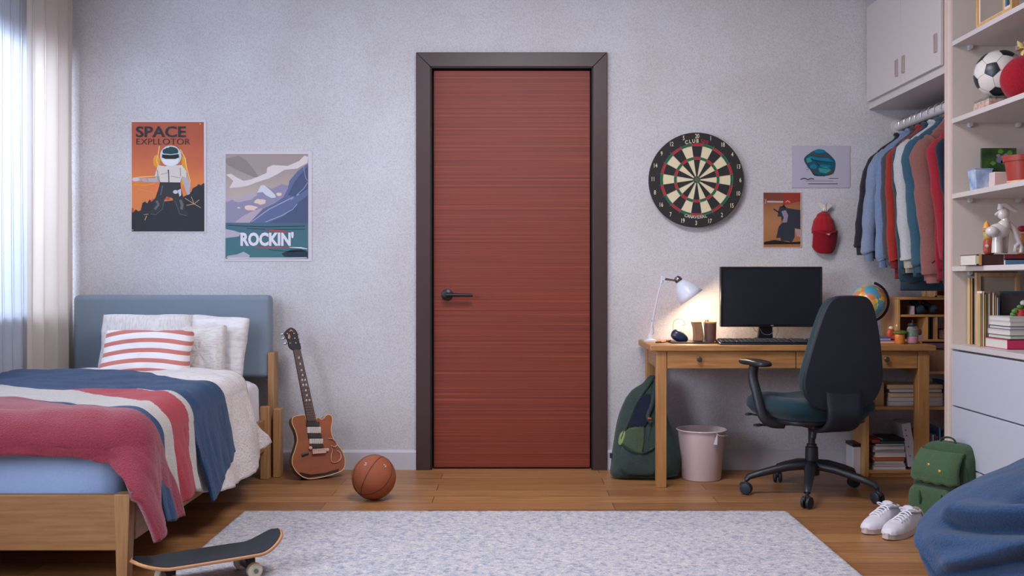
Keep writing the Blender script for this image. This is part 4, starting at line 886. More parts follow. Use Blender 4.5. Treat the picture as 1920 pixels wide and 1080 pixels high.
b = MB(); b.ell(P(1671, 615, 5.27), .013, .012, .010, nu=14, nv=7); b.ell(P(1682, 611, 5.27), .005, .005, .009, nu=8, nv=5); b.build('head', plain('cream_plastic', (226, 200, 170), .4), tf, smooth=True)
b = MB(); b.box(X(1664, 5.27), X(1680, 5.27), 5.255, 5.285, DZ, DZ+.022); b.build('base', plain('dark_indigo', (44, 34, 64), .5), tf, bevel=.004)
gj = thing('bottle', 'clear squeeze bottle of green and pink paint with a black cap', 'bottle', (X(1711, JY), JY, DZ))
mgl = bpy.data.materials.new('clear_plastic'); mgl.use_nodes = True; q = mgl.node_tree.nodes['Principled BSDF']; q.inputs['Base Color'].default_value = (.9, .93, .95, 1); q.inputs['Roughness'].default_value = .08; q.inputs['Transmission Weight'].default_value = .85; q.inputs['IOR'].default_value = 1.2
b = MB(); cxx = X(1711, JY); b.lathe([(0, DZ), (.022, DZ), (.0275, DZ+.006), (.0275, DZ+.078), (.022, DZ+.088), (.010, DZ+.092), (0, DZ+.092)], (cxx, JY, 0), 28); b.build('bottle_shell', mgl, gj)
b = MB(); b.lathe([(0, DZ+.003), (.0215, DZ+.004), (.0255, DZ+.01), (.0255, DZ+.036), (0, DZ+.036)], (cxx, JY, 0), 24); b.build('pink_paint', plain('pink_paint', (226, 120, 140), .5), gj)
b = MB(); b.lathe([(0, DZ+.037), (.0255, DZ+.037), (.0255, DZ+.070), (.02, DZ+.074), (0, DZ+.074)], (cxx, JY, 0), 24); b.build('green_paint', plain('green_paint', (54, 108, 66), .5), gj)
b = MB(); b.lathe([(0, DZ+.092), (.021, DZ+.090), (.023, DZ+.097), (.019, DZ+.105), (.003, DZ+.107), (.002, DZ+.122), (0, DZ+.122)], (cxx, JY, 0), 24); b.build('cap', plain('black_cap', (28, 34, 40), .4), gj)
# ------------------------------------------------------------------ wall shelf unit behind the desk end
HW = dict(y0=5.36, y1=5.605)
ws_m = wood('warm_shelf_x', (206, 154, 96), (180, 124, 70), 'x'); wz_m = wood('warm_shelf_z', (210, 158, 100), (184, 128, 74), 'z')
wu = thing('wall_shelf', 'small open wooden shelf unit behind the right end of the desk', 'shelf', (2.2, 5.48, DZ))
hx0, hx1 = X(1683, 5.36), 2.40
z_t, z_m = Z(557, 5.36), Z(590, 5.36)
MB().box(hx0, hx1, 5.36, 5.60, z_t-.014, z_t).build('top_board', ws_m, wu, bevel=.002)
MB().box(hx0, hx0+.014, 5.36, 5.60, DZ+.001, z_t-.014).build('side_board', wz_m, wu, bevel=.002)
MB().box(hx1-.014, hx1, 5.36, 5.60, DZ-.17, z_t-.014).build('side_board', wz_m, wu, bevel=.002)
MB().box(hx0+.014, hx1-.014, 5.365, 5.595, z_m-.012, z_m).build('shelf_board', ws_m, wu, bevel=.002)
MB().box(hx0+.014, hx1-.014, 5.595, 5.603, DZ+.001, z_t-.014).build('back_board', mat('shelf_back', (178, 130, 88), .6, var=(4, .15, (1, 9, 9))), wu, smooth=0)
dvx = X(1736, 5.37)
MB().box(dvx, dvx+.012, 5.37, 5.595, DZ+.013, z_m-.012).build('divider', wz_m, wu)
dv2 = X(1755, 5.37)
MB().box(dv2, dv2+.008, 5.37, 5.595, DZ+.013, z_m-.012).build('divider', wz_m, wu)
MB().box(hx0+.014, hx1-.014, 5.365, 5.595, DZ+.001, DZ+.013).build('shelf_board', ws_m, wu, bevel=.002)
MB().box(2.145, hx1-.014, 5.365, 5.595, DZ-.17, DZ-.155).build('shelf_board', ws_m, wu)
MB().box(2.145, 2.157, 5.365, 5.595, DZ-.155, DZ+.0005).build('side_board', wz_m, wu)
MB().box(2.157, hx1-.014, 5.38, 5.39, DZ-.155, DZ-.04).build('front_panel', mat('brown_panel', (140, 98, 66), .6, var=(5, .2, (9, 1, 1))), wu)
MB().box(2.160, 2.38, 5.37, 5.58, DZ-.036, DZ-.006).build('storage_box', plain('plum_box', (92, 66, 84), .7), bevel=.004, label='flat plum box in the slot below desktop height', cat='box')
# open box on top
b = MB(); bx0, bx1 = X(1754, 5.38), X(1792, 5.38); tz = Z(530, 5.38)
for q in ((bx0, bx0+.008, 5.38, 5.56, z_t, tz), (bx1-.008, bx1, 5.38, 5.56, z_t, tz), (bx0, bx1, 5.38, 5.388, z_t, z_t+.008), (bx0, bx1, 5.38, 5.56, tz-.008, tz), (bx0, bx1, 5.50, 5.506, z_t, tz)): b.box(*q)
b.build('wooden_box', wood('light_box', (226, 178, 124), (206, 150, 96), 'z'), label='open light-wood box on top of the small shelf unit', cat='box')
# binoculars
bn = thing('binoculars', 'black binoculars with teal lenses on the small shelf unit', 'binoculars', (X(1731, 5.42), 5.44, z_m))
M_bn = plain('binocular_black', (26, 30, 38), .35, coat=.4)
for px, tl in ((1722, .25), (1742, -.25)):
    b = MB(); a = Vector((X(px, 5.42), 5.47, z_m+.050)); c = Vector((X(px-(0 if tl > 0 else -5), 5.42), 5.40, z_m+.026)); b.lathe([(0, 0), (.016, 0), (.019, .02), (.022, .06), (.025, .075), (0, .075)], a, 20, ax=(c-a))
    br_ = b.build('barrel', M_bn, bn); b = MB(); b.lathe([(0, .0755), (.019, .0755), (.012, .079), (0, .080)], a, 16, ax=(c-a)); b.build('lens', plain('teal_lens', (40, 72, 86), .2), br_)
b = MB(); b.ell((X(1731, 5.42), 5.45, z_m+.04), .032, .02, .012, nu=16, nv=9); b.ell((X(1722, 5.42), 5.48, z_m+.062), .022, .02, .016, nu=16, nv=9); b.ell((X(1741, 5.42), 5.48, z_m+.058), .02, .02, .016, nu=16, nv=9); b.build('bridge', M_bn, bn, smooth=True)
b = MB(); b.box(X(1712, 5.38), X(1716, 5.38), 5.39, 5.46, z_m, z_m+.045); b.build('card_box', plain('lilac_box', (190, 170, 180), .6), label='thin lilac card box left of the binoculars', cat='box')

def book(label, x0, x1, y0, y1, z0, z1, col, lay='spine_y', rz=0, page=(214, 206, 198), group=None, tilt=0, name='book', pv=None, cat='book'):
    """lay: 'v' stands upright (spine towards the camera); 'h' lies flat"""
    t = thing(name, label, cat, ((x0+x1)/2, (y0+y1)/2, z0), rz, group)
    w, d, h = (x1-x0)/2, (y1-y0)/2, z1-z0
    M = RY(tilt); cm = mat('cover_%d_%d_%d' % tuple(col), col, .5); pm = plain('pages_%d' % page[0], page, .85); e = min(.0022, w/3, h/4)
    c = MB(M); p = MB(M)
    if lay == 'v':     # thickness along x
        c.box(-w, -w+e, -d, d, 0, h); c.box(w-e, w, -d, d, 0, h); c.box(-w, w, -d, -d+e, 0, h); p.box(-w+e, w-e, -d+e, d-.004, .003, h-.003)
    elif lay == 'h':   # thickness along z, fore-edge towards the camera
        c.box(-w, w, -d, d, 0, e); c.box(-w, w, -d, d, h-e, h); c.box(-w, w, d-e, d, 0, h); p.box(-w+.003, w-.003, -d+.002, d-e, e, h-e)
    else:              # 'hs' flat, spine towards the camera
        c.box(-w, w, -d, d, 0, e); c.box(-w, w, -d, d, h-e, h); c.box(-w, w, -d, -d+e, 0, h); p.box(-w+.003, w-.003, -d+e, d-.002, e, h-e)
    c.build('cover', cm, t, w=False, smooth=0); p.build('pages', pm, t, w=False, smooth=0); return t
zs_ = DZ+.0135
zt_ = Z(593, 5.4)
for i, (a, c, col, lb) in enumerate(((1740, 1744, (44, 78, 84), 'slim dark green book leftmost in the small shelf compartment'), (1745, 1748.5, (30, 44, 66), 'slim navy book second in the small shelf compartment'), (1749, 1751, (196, 160, 130), 'very thin tan booklet in the small shelf compartment'), (1751.5, 1754.3, (40, 110, 140), 'slim blue book rightmost in the small shelf compartment'))):
    book(lb, X(a, 5.40), X(c, 5.40), 5.40, 5.55, zs_, z_m-.016-.004*(i % 2), col, 'v', group='books upright in the small shelf unit')
pf = thing('photo_frame', 'small dark photo propped in the right compartment of the wall shelf', 'photo', (X(1764, 5.42), 5.42, zs_+.052))
MB().box(X(1757.5, 5.42), X(1780, 5.42), 5.44, 5.446, zs_+.055, z_m-.014).build('photo_print', mat('dark_photo', (44, 50, 58), .4, var=(20, .5, I3), col2=(168, 120, 110)), pf, smooth=0)
gt2 = thing('trinket_box', 'pinkish glass box on the lowest slot of the wall shelf', 'box', (X(1764, 5.42), 5.42, zs_))
MB().box(X(1757.8, 5.42), X(1780, 5.42), 5.40, 5.50, zs_, zs_+.05).build('glass_box', mat('pink_beige', (196, 150, 130), .3, var=(30, .3, I3), col2=(130, 96, 86)), gt2, bevel=.003)
b = MB(); b.box(X(1722, 5.40), X(1734.5, 5.40), 5.40, 5.50, zs_, zs_+.018); b.build('card_box', plain('grey_lilac', (150, 134, 140), .6), label='grey card box low in the wall shelf behind the paint bottle', cat='box')
b = MB(); b.ell((X(1728, 5.44), 5.44, zs_+.018+.017), .022, .018, .017, nu=20, nv=11, fn=lambda p: p*(1+.15*nz(p.x*80, p.y*80, p.z*80))); b.build('cloth_bundle', cloth('maroon_bundle', (84, 44, 48)), smooth=True, label='small dark maroon bundle on the grey card box', cat='cloth')

# ------------------------------------------------------------------ low bookcase under the desk end
LBY = 5.40; lb0, lb1 = X(1622, LBY), 2.405
lbk = thing('low_bookcase', 'low open wooden bookcase standing under the right end of the desk', 'bookcase', ((lb0+lb1)/2, 5.5, 0))
ls_t = Z(762, LBY)
MB().box(lb0, lb0+.022, LBY, 5.60, 0, ls_t-.018).build('side_panel', wz_m, lbk, bevel=.002)
MB().box(lb1-.022, lb1, LBY, 5.60, 0, ls_t-.018).build('side_panel', wz_m, lbk, bevel=.002)
MB().box(lb0-.004, lb1, LBY-.004, 5.60, ls_t-.018, ls_t).build('top_board', ws_m, lbk, bevel=.002)
MB().box(lb0+.022, lb1-.022, LBY+.002, 5.60, .018, .036).build('bottom_board', ws_m, lbk, bevel=.002)
MB().box(lb0+.022, lb1-.022, LBY+.012, LBY+.024, 0, .018).build('plinth', ws_m, lbk)
G1 = 'books lying on top of the low bookcase'
zc = ls_t+.0005
stack = [((206, 198, 200), .024, 1662, 1768, 'white-paged book at the bottom of the stack on the low bookcase'), ((214, 208, 210), .020, 1664, 1766, 'pale book second from the bottom of the stack on the low bookcase'), ((196, 158, 118), .024, 1664, 1768, 'tan book in the middle of the stack on the low bookcase'), ((40, 62, 92), .020, 1668, 1764, 'navy-covered book second from the top of the stack on the low bookcase'), ((224, 196, 150), .022, 1661, 1769, 'cream-paged book on top of the stack on the low bookcase')]
for i, (c_, h_, a, c, lb) in enumerate(stack):
    book(lb, X(a, 5.44), X(c, 5.44), 5.415+.004*(i % 2), 5.585, zc, zc+h_, c_, 'h', rz=(.02, -.015, .03, -.03, .045)[i], group=G1, page=(218, 206, 206) if i not in (2, 4) else (222, 196, 156)); zc += h_+.0008
book('tan cloth-covered book standing beside the stack on the low bookcase', X(1635, 5.46), X(1653, 5.46), 5.42, 5.56, ls_t+.0005, ls_t+.128, (170, 128, 86), 'v', group=G1)
book('blue folder standing at the far right of the low bookcase top', X(1767, 5.43), X(1773, 5.43), 5.405, 5.56, ls_t+.0005, ls_t+.135, (60, 92, 140), 'v', group=G1)
zc = .0365; G2 = 'books piled inside the low bookcase'
pile = [((190, 180, 196), .018, 'lilac-white book at the very bottom of the pile in the low bookcase'), ((180, 140, 120), .012, 'thin brownish book second from the floor in the low bookcase pile'), ((200, 192, 204), .016, 'white book third from the bottom in the low bookcase pile'), ((190, 96, 54), .017, 'orange-spined book low in the pile of the low bookcase'), ((214, 208, 212), .026, 'thick white book in the middle of the low bookcase pile'), ((110, 106, 132), .012, 'thin slate book above the thick white one'), ((186, 180, 196), .020, 'pale grey magazine stack book in the upper low bookcase pile'), ((96, 100, 84), .012, 'olive notebook in the upper part of the low bookcase pile'), ((44, 96, 104), .014, 'teal book near the top of the low bookcase pile'), ((26, 26, 36), .014, 'black book topping the low bookcase pile')]
for i, (c_, h_, lb) in enumerate(pile):
    a = 1636+(i*7 % 5); c = 1697-(i*5 % 4)
    book(lb, X(a+(14 if i >= 8 else 0), 5.43), X(c, 5.43), 5.415+.003*(i % 3), 5.575, zc, zc+h_, c_, 'h' if i not in (3, 8, 9) else 'hs', rz=.03*math.sin(i*2.1), group=G2); zc += h_+.0008
book('small red paperback at the top left of the low bookcase pile', X(1635, 5.43), X(1649, 5.43), 5.42, 5.55, zc-.0285, zc-.008, (168, 52, 48), 'hs', group=G2, page=(208, 160, 140))
# leaning white binder
lbn = thing('binder', 'white ring binder leaning beside the book pile in the low bookcase', 'binder', (X(1712, 5.42), 5.49, .0525), 0)
b = MB(RY(-.17)); b.box(-.024, .024, -.075, .085, 0, .235); b.build('binder_cover', plain('binder_white', (206, 198, 206), .5), lbn, w=False, bevel=.003)
b = MB(RY(-.17)); 
for z_ in (.06, .11, .17, .20): b.lathe([(0, 0), (.004, 0), (.004, .001), (0, .001)], (-.008, -.0755, z_), 10, ax=(0, -1, 0))
b.build('ring_hole', plain('hole_grey', (96, 92, 100), .5), lbn, w=False)
for i, (a, c, h_, c_, lb) in enumerate(((1722, 1727, .2, (206, 104, 58), 'orange paperback just right of the white binder'), (1727.5, 1731, .18, (70, 130, 160), 'light blue paperback behind the desk leg'), (1744.5, 1749, .185, (206, 198, 206), 'white paperback right of the front desk leg'), (1749.5, 1752, .19, (70, 134, 180), 'bright blue thin book right of the front desk leg'), (1752.5, 1756, .178, (184, 70, 52), 'red-brown thin book right of the front desk leg'), (1756.5, 1762, .225, (84, 126, 180), 'tall blue book right of the front desk leg'), (1763, 1770, .21, (30, 34, 46), 'black book at the far right of the low bookcase'))):
    book(lb, X(a, 5.44), X(c, 5.44), 5.42, 5.57, .0365, .0365+h_, c_, 'v', group='books upright in the low bookcase')
# white box with black lid beside it
pb = thing('storage_tin', 'narrow white box with a black lid beside the low bookcase', 'box', (X(1603, 5.5), 5.52, 0))
MB().box(X(1595, 5.5), X(1611.5, 5.5), 5.47, 5.58, .001, .150).build('box_body', plain('tin_white', (212, 204, 208), .4), pb, bevel=.006)
MB(RY(.0)).box(X(1594.5, 5.5), X(1612, 5.5), 5.465, 5.585, .150, .168).build('lid', plain('tin_black', (26, 24, 30), .4), pb, bevel=.003)
b = MB(); b.tube(cr([(X(1610, 5.56), 5.575, Z(692, 5.56)), (X(1616, 5.58), 5.60, Z(700, 5.6)), (X(1622, 5.58), 5.61, Z(725, 5.61)), (X(1623, 5.6), 5.61, Z(758, 5.61))], 8, False), .0035, 6); b.build('power_cable', plain('grey_power_cable', (96, 94, 108), .5), label='grey cable hanging behind the desk beside the chair back', cat='cable')

# ------------------------------------------------------------------ waste basket
wb = thing('waste_basket', 'pale pink waste basket under the desk', 'bin', (X(1315, 5.36), 5.36, 0))
cx = X(1315, 5.36); hh = .262
b = MB(); b.lathe([(0, .002), (.100, .002), (.102, .006), (.122, hh-.006), (.127, hh-.004), (.128, hh), (.124, hh+.001), (.1195, hh-.006), (.099, .010), (0, .009)], (cx, 5.36, 0), 56); b.build('bucket', plain('blush_plastic', (208, 184, 184), .45), wb)
b = MB(); b.tube([(cx+.129*math.cos(2*PI*i/56), 5.36+.129*math.sin(2*PI*i/56), hh-.001) for i in range(56)], .0035, 8, closed=True); b.build('rim', plain('rim_white', (222, 208, 210), .35), wb)
b = MB(); p0 = Vector((cx+.058, 5.36-.118, hh-.006)); b.tube(cr([p0, p0+Vector((.012, -.006, -.01)), p0+Vector((.035, -.002, -.012)), p0+Vector((.06, .02, -.014))], 4, False), .0012, 5); b.tube([p0, p0+Vector((.001, -.003, -.012))], .0012, 5)
b.prism([(p0.x-.002, p0.z-.01), (p0.x+.003, p0.z-.01), (p0.x+.001, p0.z-.058), (p0.x-.018, p0.z-.056)], p0.y-.006, p0.y-.003); b.build('tag', plain('tag_white', (216, 214, 226), .5), wb)

# ------------------------------------------------------------------ dark green backpack left of the desk
M_bg = cloth('forest_canvas', (54, 70, 66), .22, 180, .35); M_bn2 = cloth('navy_lining', (24, 34, 52), .15, 160, .3); M_bl = cloth('moss_panel', (72, 88, 66), .15, 160, .3)
b1 = thing('backpack', 'dark green backpack slumped against the wall left of the desk', 'backpack', (X(1212, 5.38), 5.38, 0))
outl = cr([(1150, 893), (1146, 870), (1152, 825), (1163, 775), (1180, 740), (1205, 722), (1222, 706), (1236, 712), (1243, 745), (1255, 790), (1268, 820), (1277, 850), (1274, 878), (1262, 893), (1210, 896)], 4)
oc = (1210, 830)
def bag1(u, v):
    n_ = len(outl); i = u*n_; k0 = int(i) % n_; k1 = (k0+1) % n_; f = i-int(i)
    px = outl[k0][0]*(1-f)+outl[k1][0]*f; py = outl[k0][1]*(1-f)+outl[k1][1]*f
    a = PI*(v-.5); s = abs(math.cos(a))**.42; 
    qx = oc[0]+(px-oc[0])*s; qy = oc[1]+(py-oc[1])*s
    hgt = max(0, min(1, (895-qy)/190)); dep = .115*(1-.62*hgt)
    y = 5.39+.05*hgt+dep*math.copysign(abs(math.sin(a))**.8, math.sin(a))
    w_ = .012*nz(qx*.03, qy*.03, v*3)+.005*nz(qx*.09, qy*.09, v*2)
    return (X(qx, 5.39), y+w_, max(.003, Z(qy, 5.39)+w_*.5))
MB().grid(bag1, 96, 40, cu=True).build('bag_body', M_bg, b1, smooth=True)
def patch(bag, pts, mt, name, par, off=.004, th=.006, n=18, y0=5.0, kern=None):
    """a patch that follows the front of a bag: ray-like lookup on the bag surface"""
    best = kern; P2 = pts; cxp = sum(p[0] for p in P2)/len(P2); cyp = sum(p[1] for p in P2)/len(P2); q = cr(P2, 4)
    vs = []; R_ = 7; k_ = len(q)
    for r in range(R_):
        s = (r+1)/R_
        for p in q:
            x_, y_ = cxp+(p[0]-cxp)*s, cyp+(p[1]-cyp)*s; vs.append(best(x_, y_, off))
    vs.append(best(cxp, cyp, off)); fs = []
    for r in range(R_-1):
        for i in range(k_): fs.append((r*k_+i, r*k_+(i+1) % k_, (r+1)*k_+(i+1) % k_, (r+1)*k_+i))
    fs += [(R_*k_, (i+1) % k_, i) for i in range(k_)]
    return MB().add(vs, fs).build(name, mt, par, smooth=True, solid=.003, fix=True)
samp = [bag1(i/160, j/60) for i in range(160) for j in range(2, 31)]
from mathutils import kdtree
def front_lookup(samples, depth):
    kd = kdtree.KDTree(len(samples))
    for i, s in enumerate(samples): kd.insert((s[0], 0, s[2]), i)
    kd.balance()
    def f(px, py, off):
        x_, z_ = X(px, depth), Z(py, depth); r = kd.find_n((x_, 0, z_), 6)
        w_ = [1/(q[2]+.002) for q in r]; y_ = sum(samples[q[1]][1]*ww for q, ww in zip(r, w_))/sum(w_)
        return (x_, y_-off, z_)
    return f
fl = front_lookup(samp, 5.39)
patch(bag1, [(1178, 795), (1190, 765), (1206, 740), (1218, 742), (1216, 775), (1206, 798), (1190, 797)], M_bn2, 'open_pocket', b1, kern=fl, off=.006)
patch(bag1, [(1164, 835), (1172, 805), (1190, 797), (1205, 798), (1203, 830), (1195, 855), (1180, 860)], M_bl, 'side_panel', b1, kern=fl, off=.006)
patch(bag1, [(1158, 828), (1161, 812), (1169, 805), (1170, 812), (1163, 830)], cloth('lime_trim', (132, 150, 96)), 'trim', b1, kern=fl, off=.008)
patch(bag1, [(1166, 830), (1185, 842), (1205, 842), (1224, 835), (1224, 878), (1200, 884), (1168, 880), (1160, 860)], M_bg, 'front_pocket', b1, kern=fl, off=.014)
def strap(pts, w_, mt, name, par, kern, off=.012, th=.004):
    q = cr(pts, 5, False); L_ = []
    P3 = [Vector(kern(p[0], p[1], off)) for p in q]; vs = []; fs = []
    for i, p in enumerate(P3):
        tv = (P3[min(i+1, len(P3)-1)]-P3[max(0, i-1)]); sd = Vector((-tv.z, 0, tv.x)).normalized()*w_/2; vs += [p-sd, p+sd]
    fs = [(2*i, 2*i+1, 2*i+3, 2*i+2) for i in range(len(P3)-1)]
    return MB().add(vs, fs).build(name, mt, par, smooth=True, solid=th)
M_bd = cloth('dark_green_strap', (38, 60, 54), .15, 200, .3)
strap([(1230, 712), (1226, 735), (1219, 760), (1212, 778), (1218, 790)], .020, M_bg, 'shoulder_strap', b1, fl, .016)
strap([(1228, 708), (1212, 728), (1192, 755), (1176, 790), (1164, 820)], .014, M_bg, 'edge_strap', b1, fl, .006)
strap([(1163, 828), (1180, 840), (1200, 843), (1224, 833)], .010, M_bd, 'zip', b1, fl, .020)
strap([(1212, 781), (1218, 782)], .010, plain('orange_label', (190, 84, 56), .6), 'label_tab', b1, fl, .020)
b = MB(); b.box(X(1143, 5.39), X(1150, 5.39), 5.37, 5.39, Z(858, 5.39), Z(849, 5.39)); b.build('buckle', plain('navy_buckle', (30, 34, 56), .5), b1, bevel=.002)
strap([(1160, 884), (1190, 888), (1240, 889), (1266, 886)], .006, M_bd, 'bottom_seam', b1, fl, .006)

# ------------------------------------------------------------------ office chair
cc = Vector((X(1522, 4.95), 4.95, 0))
ch = thing('office_chair', 'black office chair with a teal seat in front of the desk', 'chair', cc)
M_cp = plain('chair_plastic', (34, 36, 42), .42); M_cs = cloth('teal_seat_fabric', (26, 52, 62), .12, 260, .25); M_cb = mat('chair_back_shell', (22, 29, 42), .6, bump=(400, .2, I3)); M_rub = plain('caster_rubber', (28, 33, 44), .5)
angs = [178, 250, 322, 34, 106]; RAD = .315
b = MB(); b.lathe([(0, .10), (.036, .10), (.038, .13), (.034, .165), (0, .165)], (0, 0, 0), 24); hub = b.build('base_hub', M_cp, ch, w=False)
for a in angs:
    a = math.radians(a); d = Vector((math.cos(a), math.sin(a), 0))
    b = MB(); b.tube([d*.02+Vector((0, 0, .150)), d*.12+Vector((0, 0, .138)), d*.24+Vector((0, 0, .108)), d*.305+Vector((0, 0, .088)), d*.318+Vector((0, 0, .072))], [.030, .026, .021, .018, .015], 12, flat=.85)
    arm = b.build('base_leg', M_cp, ch, w=False)
    q = RZ(a+.6) @ Matrix()
    c = MB(T(*(d*.318)) @ RZ(a+1.1))
    for s in (-1, 1): c.lathe([(0, -.009), (.018, -.010), (.027, -.006), (.0285, 0), (.027, .006), (.018, .009), (0, .009)], (s*.013, 0, .0295), 24, ax=(1, 0, 0))
    c.tube([(0, 0, .03), (0, -.0, .078)], .008, 10); c.tube([(-.006, -.02, .048), (.006, -.02, .048)], .012, 10); c.ell((0, 0, .045), .016, .024, .018, nu=16, nv=9)
    c.build('caster', M_rub, arm, w=False)
b = MB(); b.lathe([(0, .16), (.032, .16), (.030, .235), (.024, .238), (.024, .25), (.0165, .252), (.0165, .345), (0, .345)], (0, 0, 0), 28); b.build('gas_lift', M_cp, ch, w=False)
# seat orientation
fa = math.atan2(.95, -.31)   # chair faces away to the left
S = RZ(fa-PI/2)             # local +y = forward, +x = chair's right
b = MB(S); b.box(-.10, .10, -.16, .10, .345, .375); b.box(-.17, .17, -.04, .03, .350, .366); b.build('tilt_mechanism', M_cp, ch, w=False, bevel=.008)
b = MB(S); b.tube([(-.02, -.05, .34), (-.03, -.05, .285)], .016, 12); b.build('tension_knob', M_cp, ch, w=False, bevel=.002)
b = MB(S)
b.tube([(-.10, -.02, .355), (-.24, .05, .345)], .006, 8); b.ell((-.26, .06, .345), .03, .018, .007, nu=16, nv=7); b.build('lever', M_cp, ch, w=False)
b = MB(S); b.tube([(-.10, .08, .365), (-.24, .16, .385)], .005, 8); b.ell((-.25, .165, .385), .022, .014, .007, nu=16, nv=7); b.build('lever', M_cp, ch, w=False)
def seatf(p):
    z = p.z; x, y = p.x, p.y
    z += (-.022*max(0, 1-(x*x+y*y)/.045)) if z > 0 else 0
    z -= .025*max(0, (y-.14)/.1)**2
    z += .004*nz(x*9, y*9, 1)
    if p.z < 0: x *= 1-.18*abs(p.z)/.055; y *= 1-.12*abs(p.z)/.055
    return Vector((x, y, z))
b = MB(S @ T(0, .02, .432)); b.ell((0, 0, 0), .255, .245, .062, e=.42, fn=seatf, nu=64, nv=25); b.build('seat', M_cs, ch, smooth=True, w=False)
b = MB(S @ T(0, .01, .378)); b.ell((0, 0, 0), .215, .20, .018, e=.4, nu=48, nv=11); b.build('seat_pan', M_cp, ch, smooth=True, w=False)
# backrest: tall tapered shell with padded front
BO = [(-.07, .02), (-.14, .035), (-.195, .085), (-.215, .16), (-.20, .26), (-.165, .40), (-.13, .50), (-.095, .545), (-.05, .556)]
BO = BO+[(-x, z) for x, z in BO[::-1]]; BO = cr(BO, 4)
def shell(y0, y1, sc, name, mt, crv=.35, bulge=0):
    vs = []; fs = []; n_ = len(BO); R_ = 9; zc_ = .27
    tl = RX(.13)
    def pt(x, z, y): return tuple(S @ T(0, -.235, .425) @ tl @ Vector((x, y+crv*x*x+.25*(z-.22)**2*.4, z)))
    for side, y in ((0, y0), (1, y1)):
        for r in range(R_):
            s = (r+1)/R_*sc
            for p in BO: vs.append(pt(p[0]*s, zc_+(p[1]-zc_)*s, y+(bulge*(1-(r/(R_-1))**2) if side else 0)))
        vs.append(pt(0, zc_, y+(bulge if side else 0)))
    for side in (0, 1):
        o = side*(R_*n_+1)
        for r in range(R_-1):
            for i in range(n_): fs.append((o+r*n_+i, o+r*n_+(i+1) % n_, o+(r+1)*n_+(i+1) % n_, o+(r+1)*n_+i))
        fs += [(o+R_*n_, o+(i+1) % n_, o+i) for i in range(n_)]
    a_ = (R_-1)*n_; c_ = R_*n_+1+a_
    fs += [(a_+i, a_+(i+1) % n_, c_+(i+1) % n_, c_+i) for i in range(n_)]
    return MB().add(vs, fs).build(name, mt, ch, w=False, smooth=50, bevel=.006)
shell(-.018, .004, 1.0, 'backrest', M_cb)
shell(.005, .045, .96, 'back_cushion', M_cs, bulge=.02)
# wide bracket joining the back to the mechanism
b = MB(S)
def brk(u, v):
    pts = [(-.240, .54), (-.246, .48), (-.252, .43), (-.232, .382), (-.17, .352), (-.08, .352)]
    c_ = cr([(0, p[0], p[1]) for p in pts], 4, False); i = u*(len(c_)-1); k0 = min(int(i), len(c_)-2); f = i-k0; p = Vector(c_[k0]).lerp(Vector(c_[k0+1]), f)
    w_ = .100*(1-.25*u)
    return ((v-.5)*2*w_, p.y, p.z)
b.grid(brk, 24, 7); b.build('back_bracket', M_cb, ch, w=False, smooth=True, solid=.022)
for sd in (-1, 1):
    b = MB(S); x_ = sd*.275
    b.tube(cr([(sd*.17, -.02, .358), (sd*.235, -.01, .365), (x_, .0, .40), (x_+sd*.012, .03, .50), (x_+sd*.016, .06, .58), (x_+sd*.012, .055, .635)], 5, False), .019, 12, flat=1.25)
    am = b.build('armrest_post', M_cp, ch, w=False, smooth=True)
    b = MB(S @ T(x_+sd*.008, .06, .652) @ RX(-.04)); b.ell((0, 0, 0), .042, .115, .016, e=.6, nu=36, nv=13, fn=lambda p: Vector((p.x*(1-.15*p.y/.115), p.y, p.z+.010*(p.y/.115)*(1 if p.y < 0 else .2)))); b.build('arm_pad', M_cp, am, w=False, smooth=True)

# ------------------------------------------------------------------ wall cabinet above the clothes
CX0 = 1.962; CY0 = 4.624; cz0, cz1 = 1.994, 2.56
M_cab = mat('cabinet_white', (200, 190, 188), .38); M_gap_shade = plain('cabinet_gap_shade', (90, 78, 76), .7)
wc = thing('wall_cabinet', 'white two-door wall cabinet above the hanging clothes', 'cabinet', ((CX0+RW)/2, 5.1, cz0))
MB().box(CX0, RW-.003, CY0, WY-.003, cz0, cz1).build('cabinet_body', M_cab, wc, bevel=.002)
yd = 1900*CX0/730
b = MB(); b.box(CX0-.006, CX0-.0015, yd-.006, yd+.006, cz0+.04, cz1-.008); b.build('door_gap_shade', M_gap_shade, wc, smooth=0)  # dark strip painted in for the shade between the two doors
for k_, (ya, yb) in enumerate(((yd+.0025, WY-.025), (CY0+.004, yd-.0025))):
    d_ = MB().box(CX0-.018, CX0-.002, ya, yb, cz0+.038, cz1-.006).build('cabinet_door', M_cab, wc, bevel=.0015)
    for hy in ((yd+.045,) if k_ == 0 else (yd-.045, CY0+.05)):
        b = MB(); zz = 2.085 if hy > 4.8 else 2.10
        b.box(CX0-.026, CX0-.018, hy-.014, hy+.014, zz, zz+.085); b.box(CX0-.0275, CX0-.026, hy-.009, hy+.009, zz+.006, zz+.079, 1)
        b.build('handle', [plain('handle_silver', (186, 172, 168), .3, metal=.6), plain('handle_inset', (160, 140, 136), .4)], d_, bevel=.001)

# clothes rail
RXc = 2.124; RZc = 1.900
rl = thing('clothes_rail', 'thick pale clothes rail under the white wall cabinet', 'rail', (RXc, 5.1, RZc))
b = MB(); b.tube([(RXc, 4.626, RZc), (RXc, 5.605, RZc)], .025, 20, flat=1.0); b.build('rod', plain('rail_white', (206, 200, 202), .45), rl)
b = MB(); b.lathe([(.025, 0), (.040, 0), (.041, .006), (.034, .012), (.025, .013)], (RXc, WY-.014, RZc), 32, ax=(0, 1, 0)); b.build('wall_flange', plain('flange_white', (214, 206, 204), .35), rl)

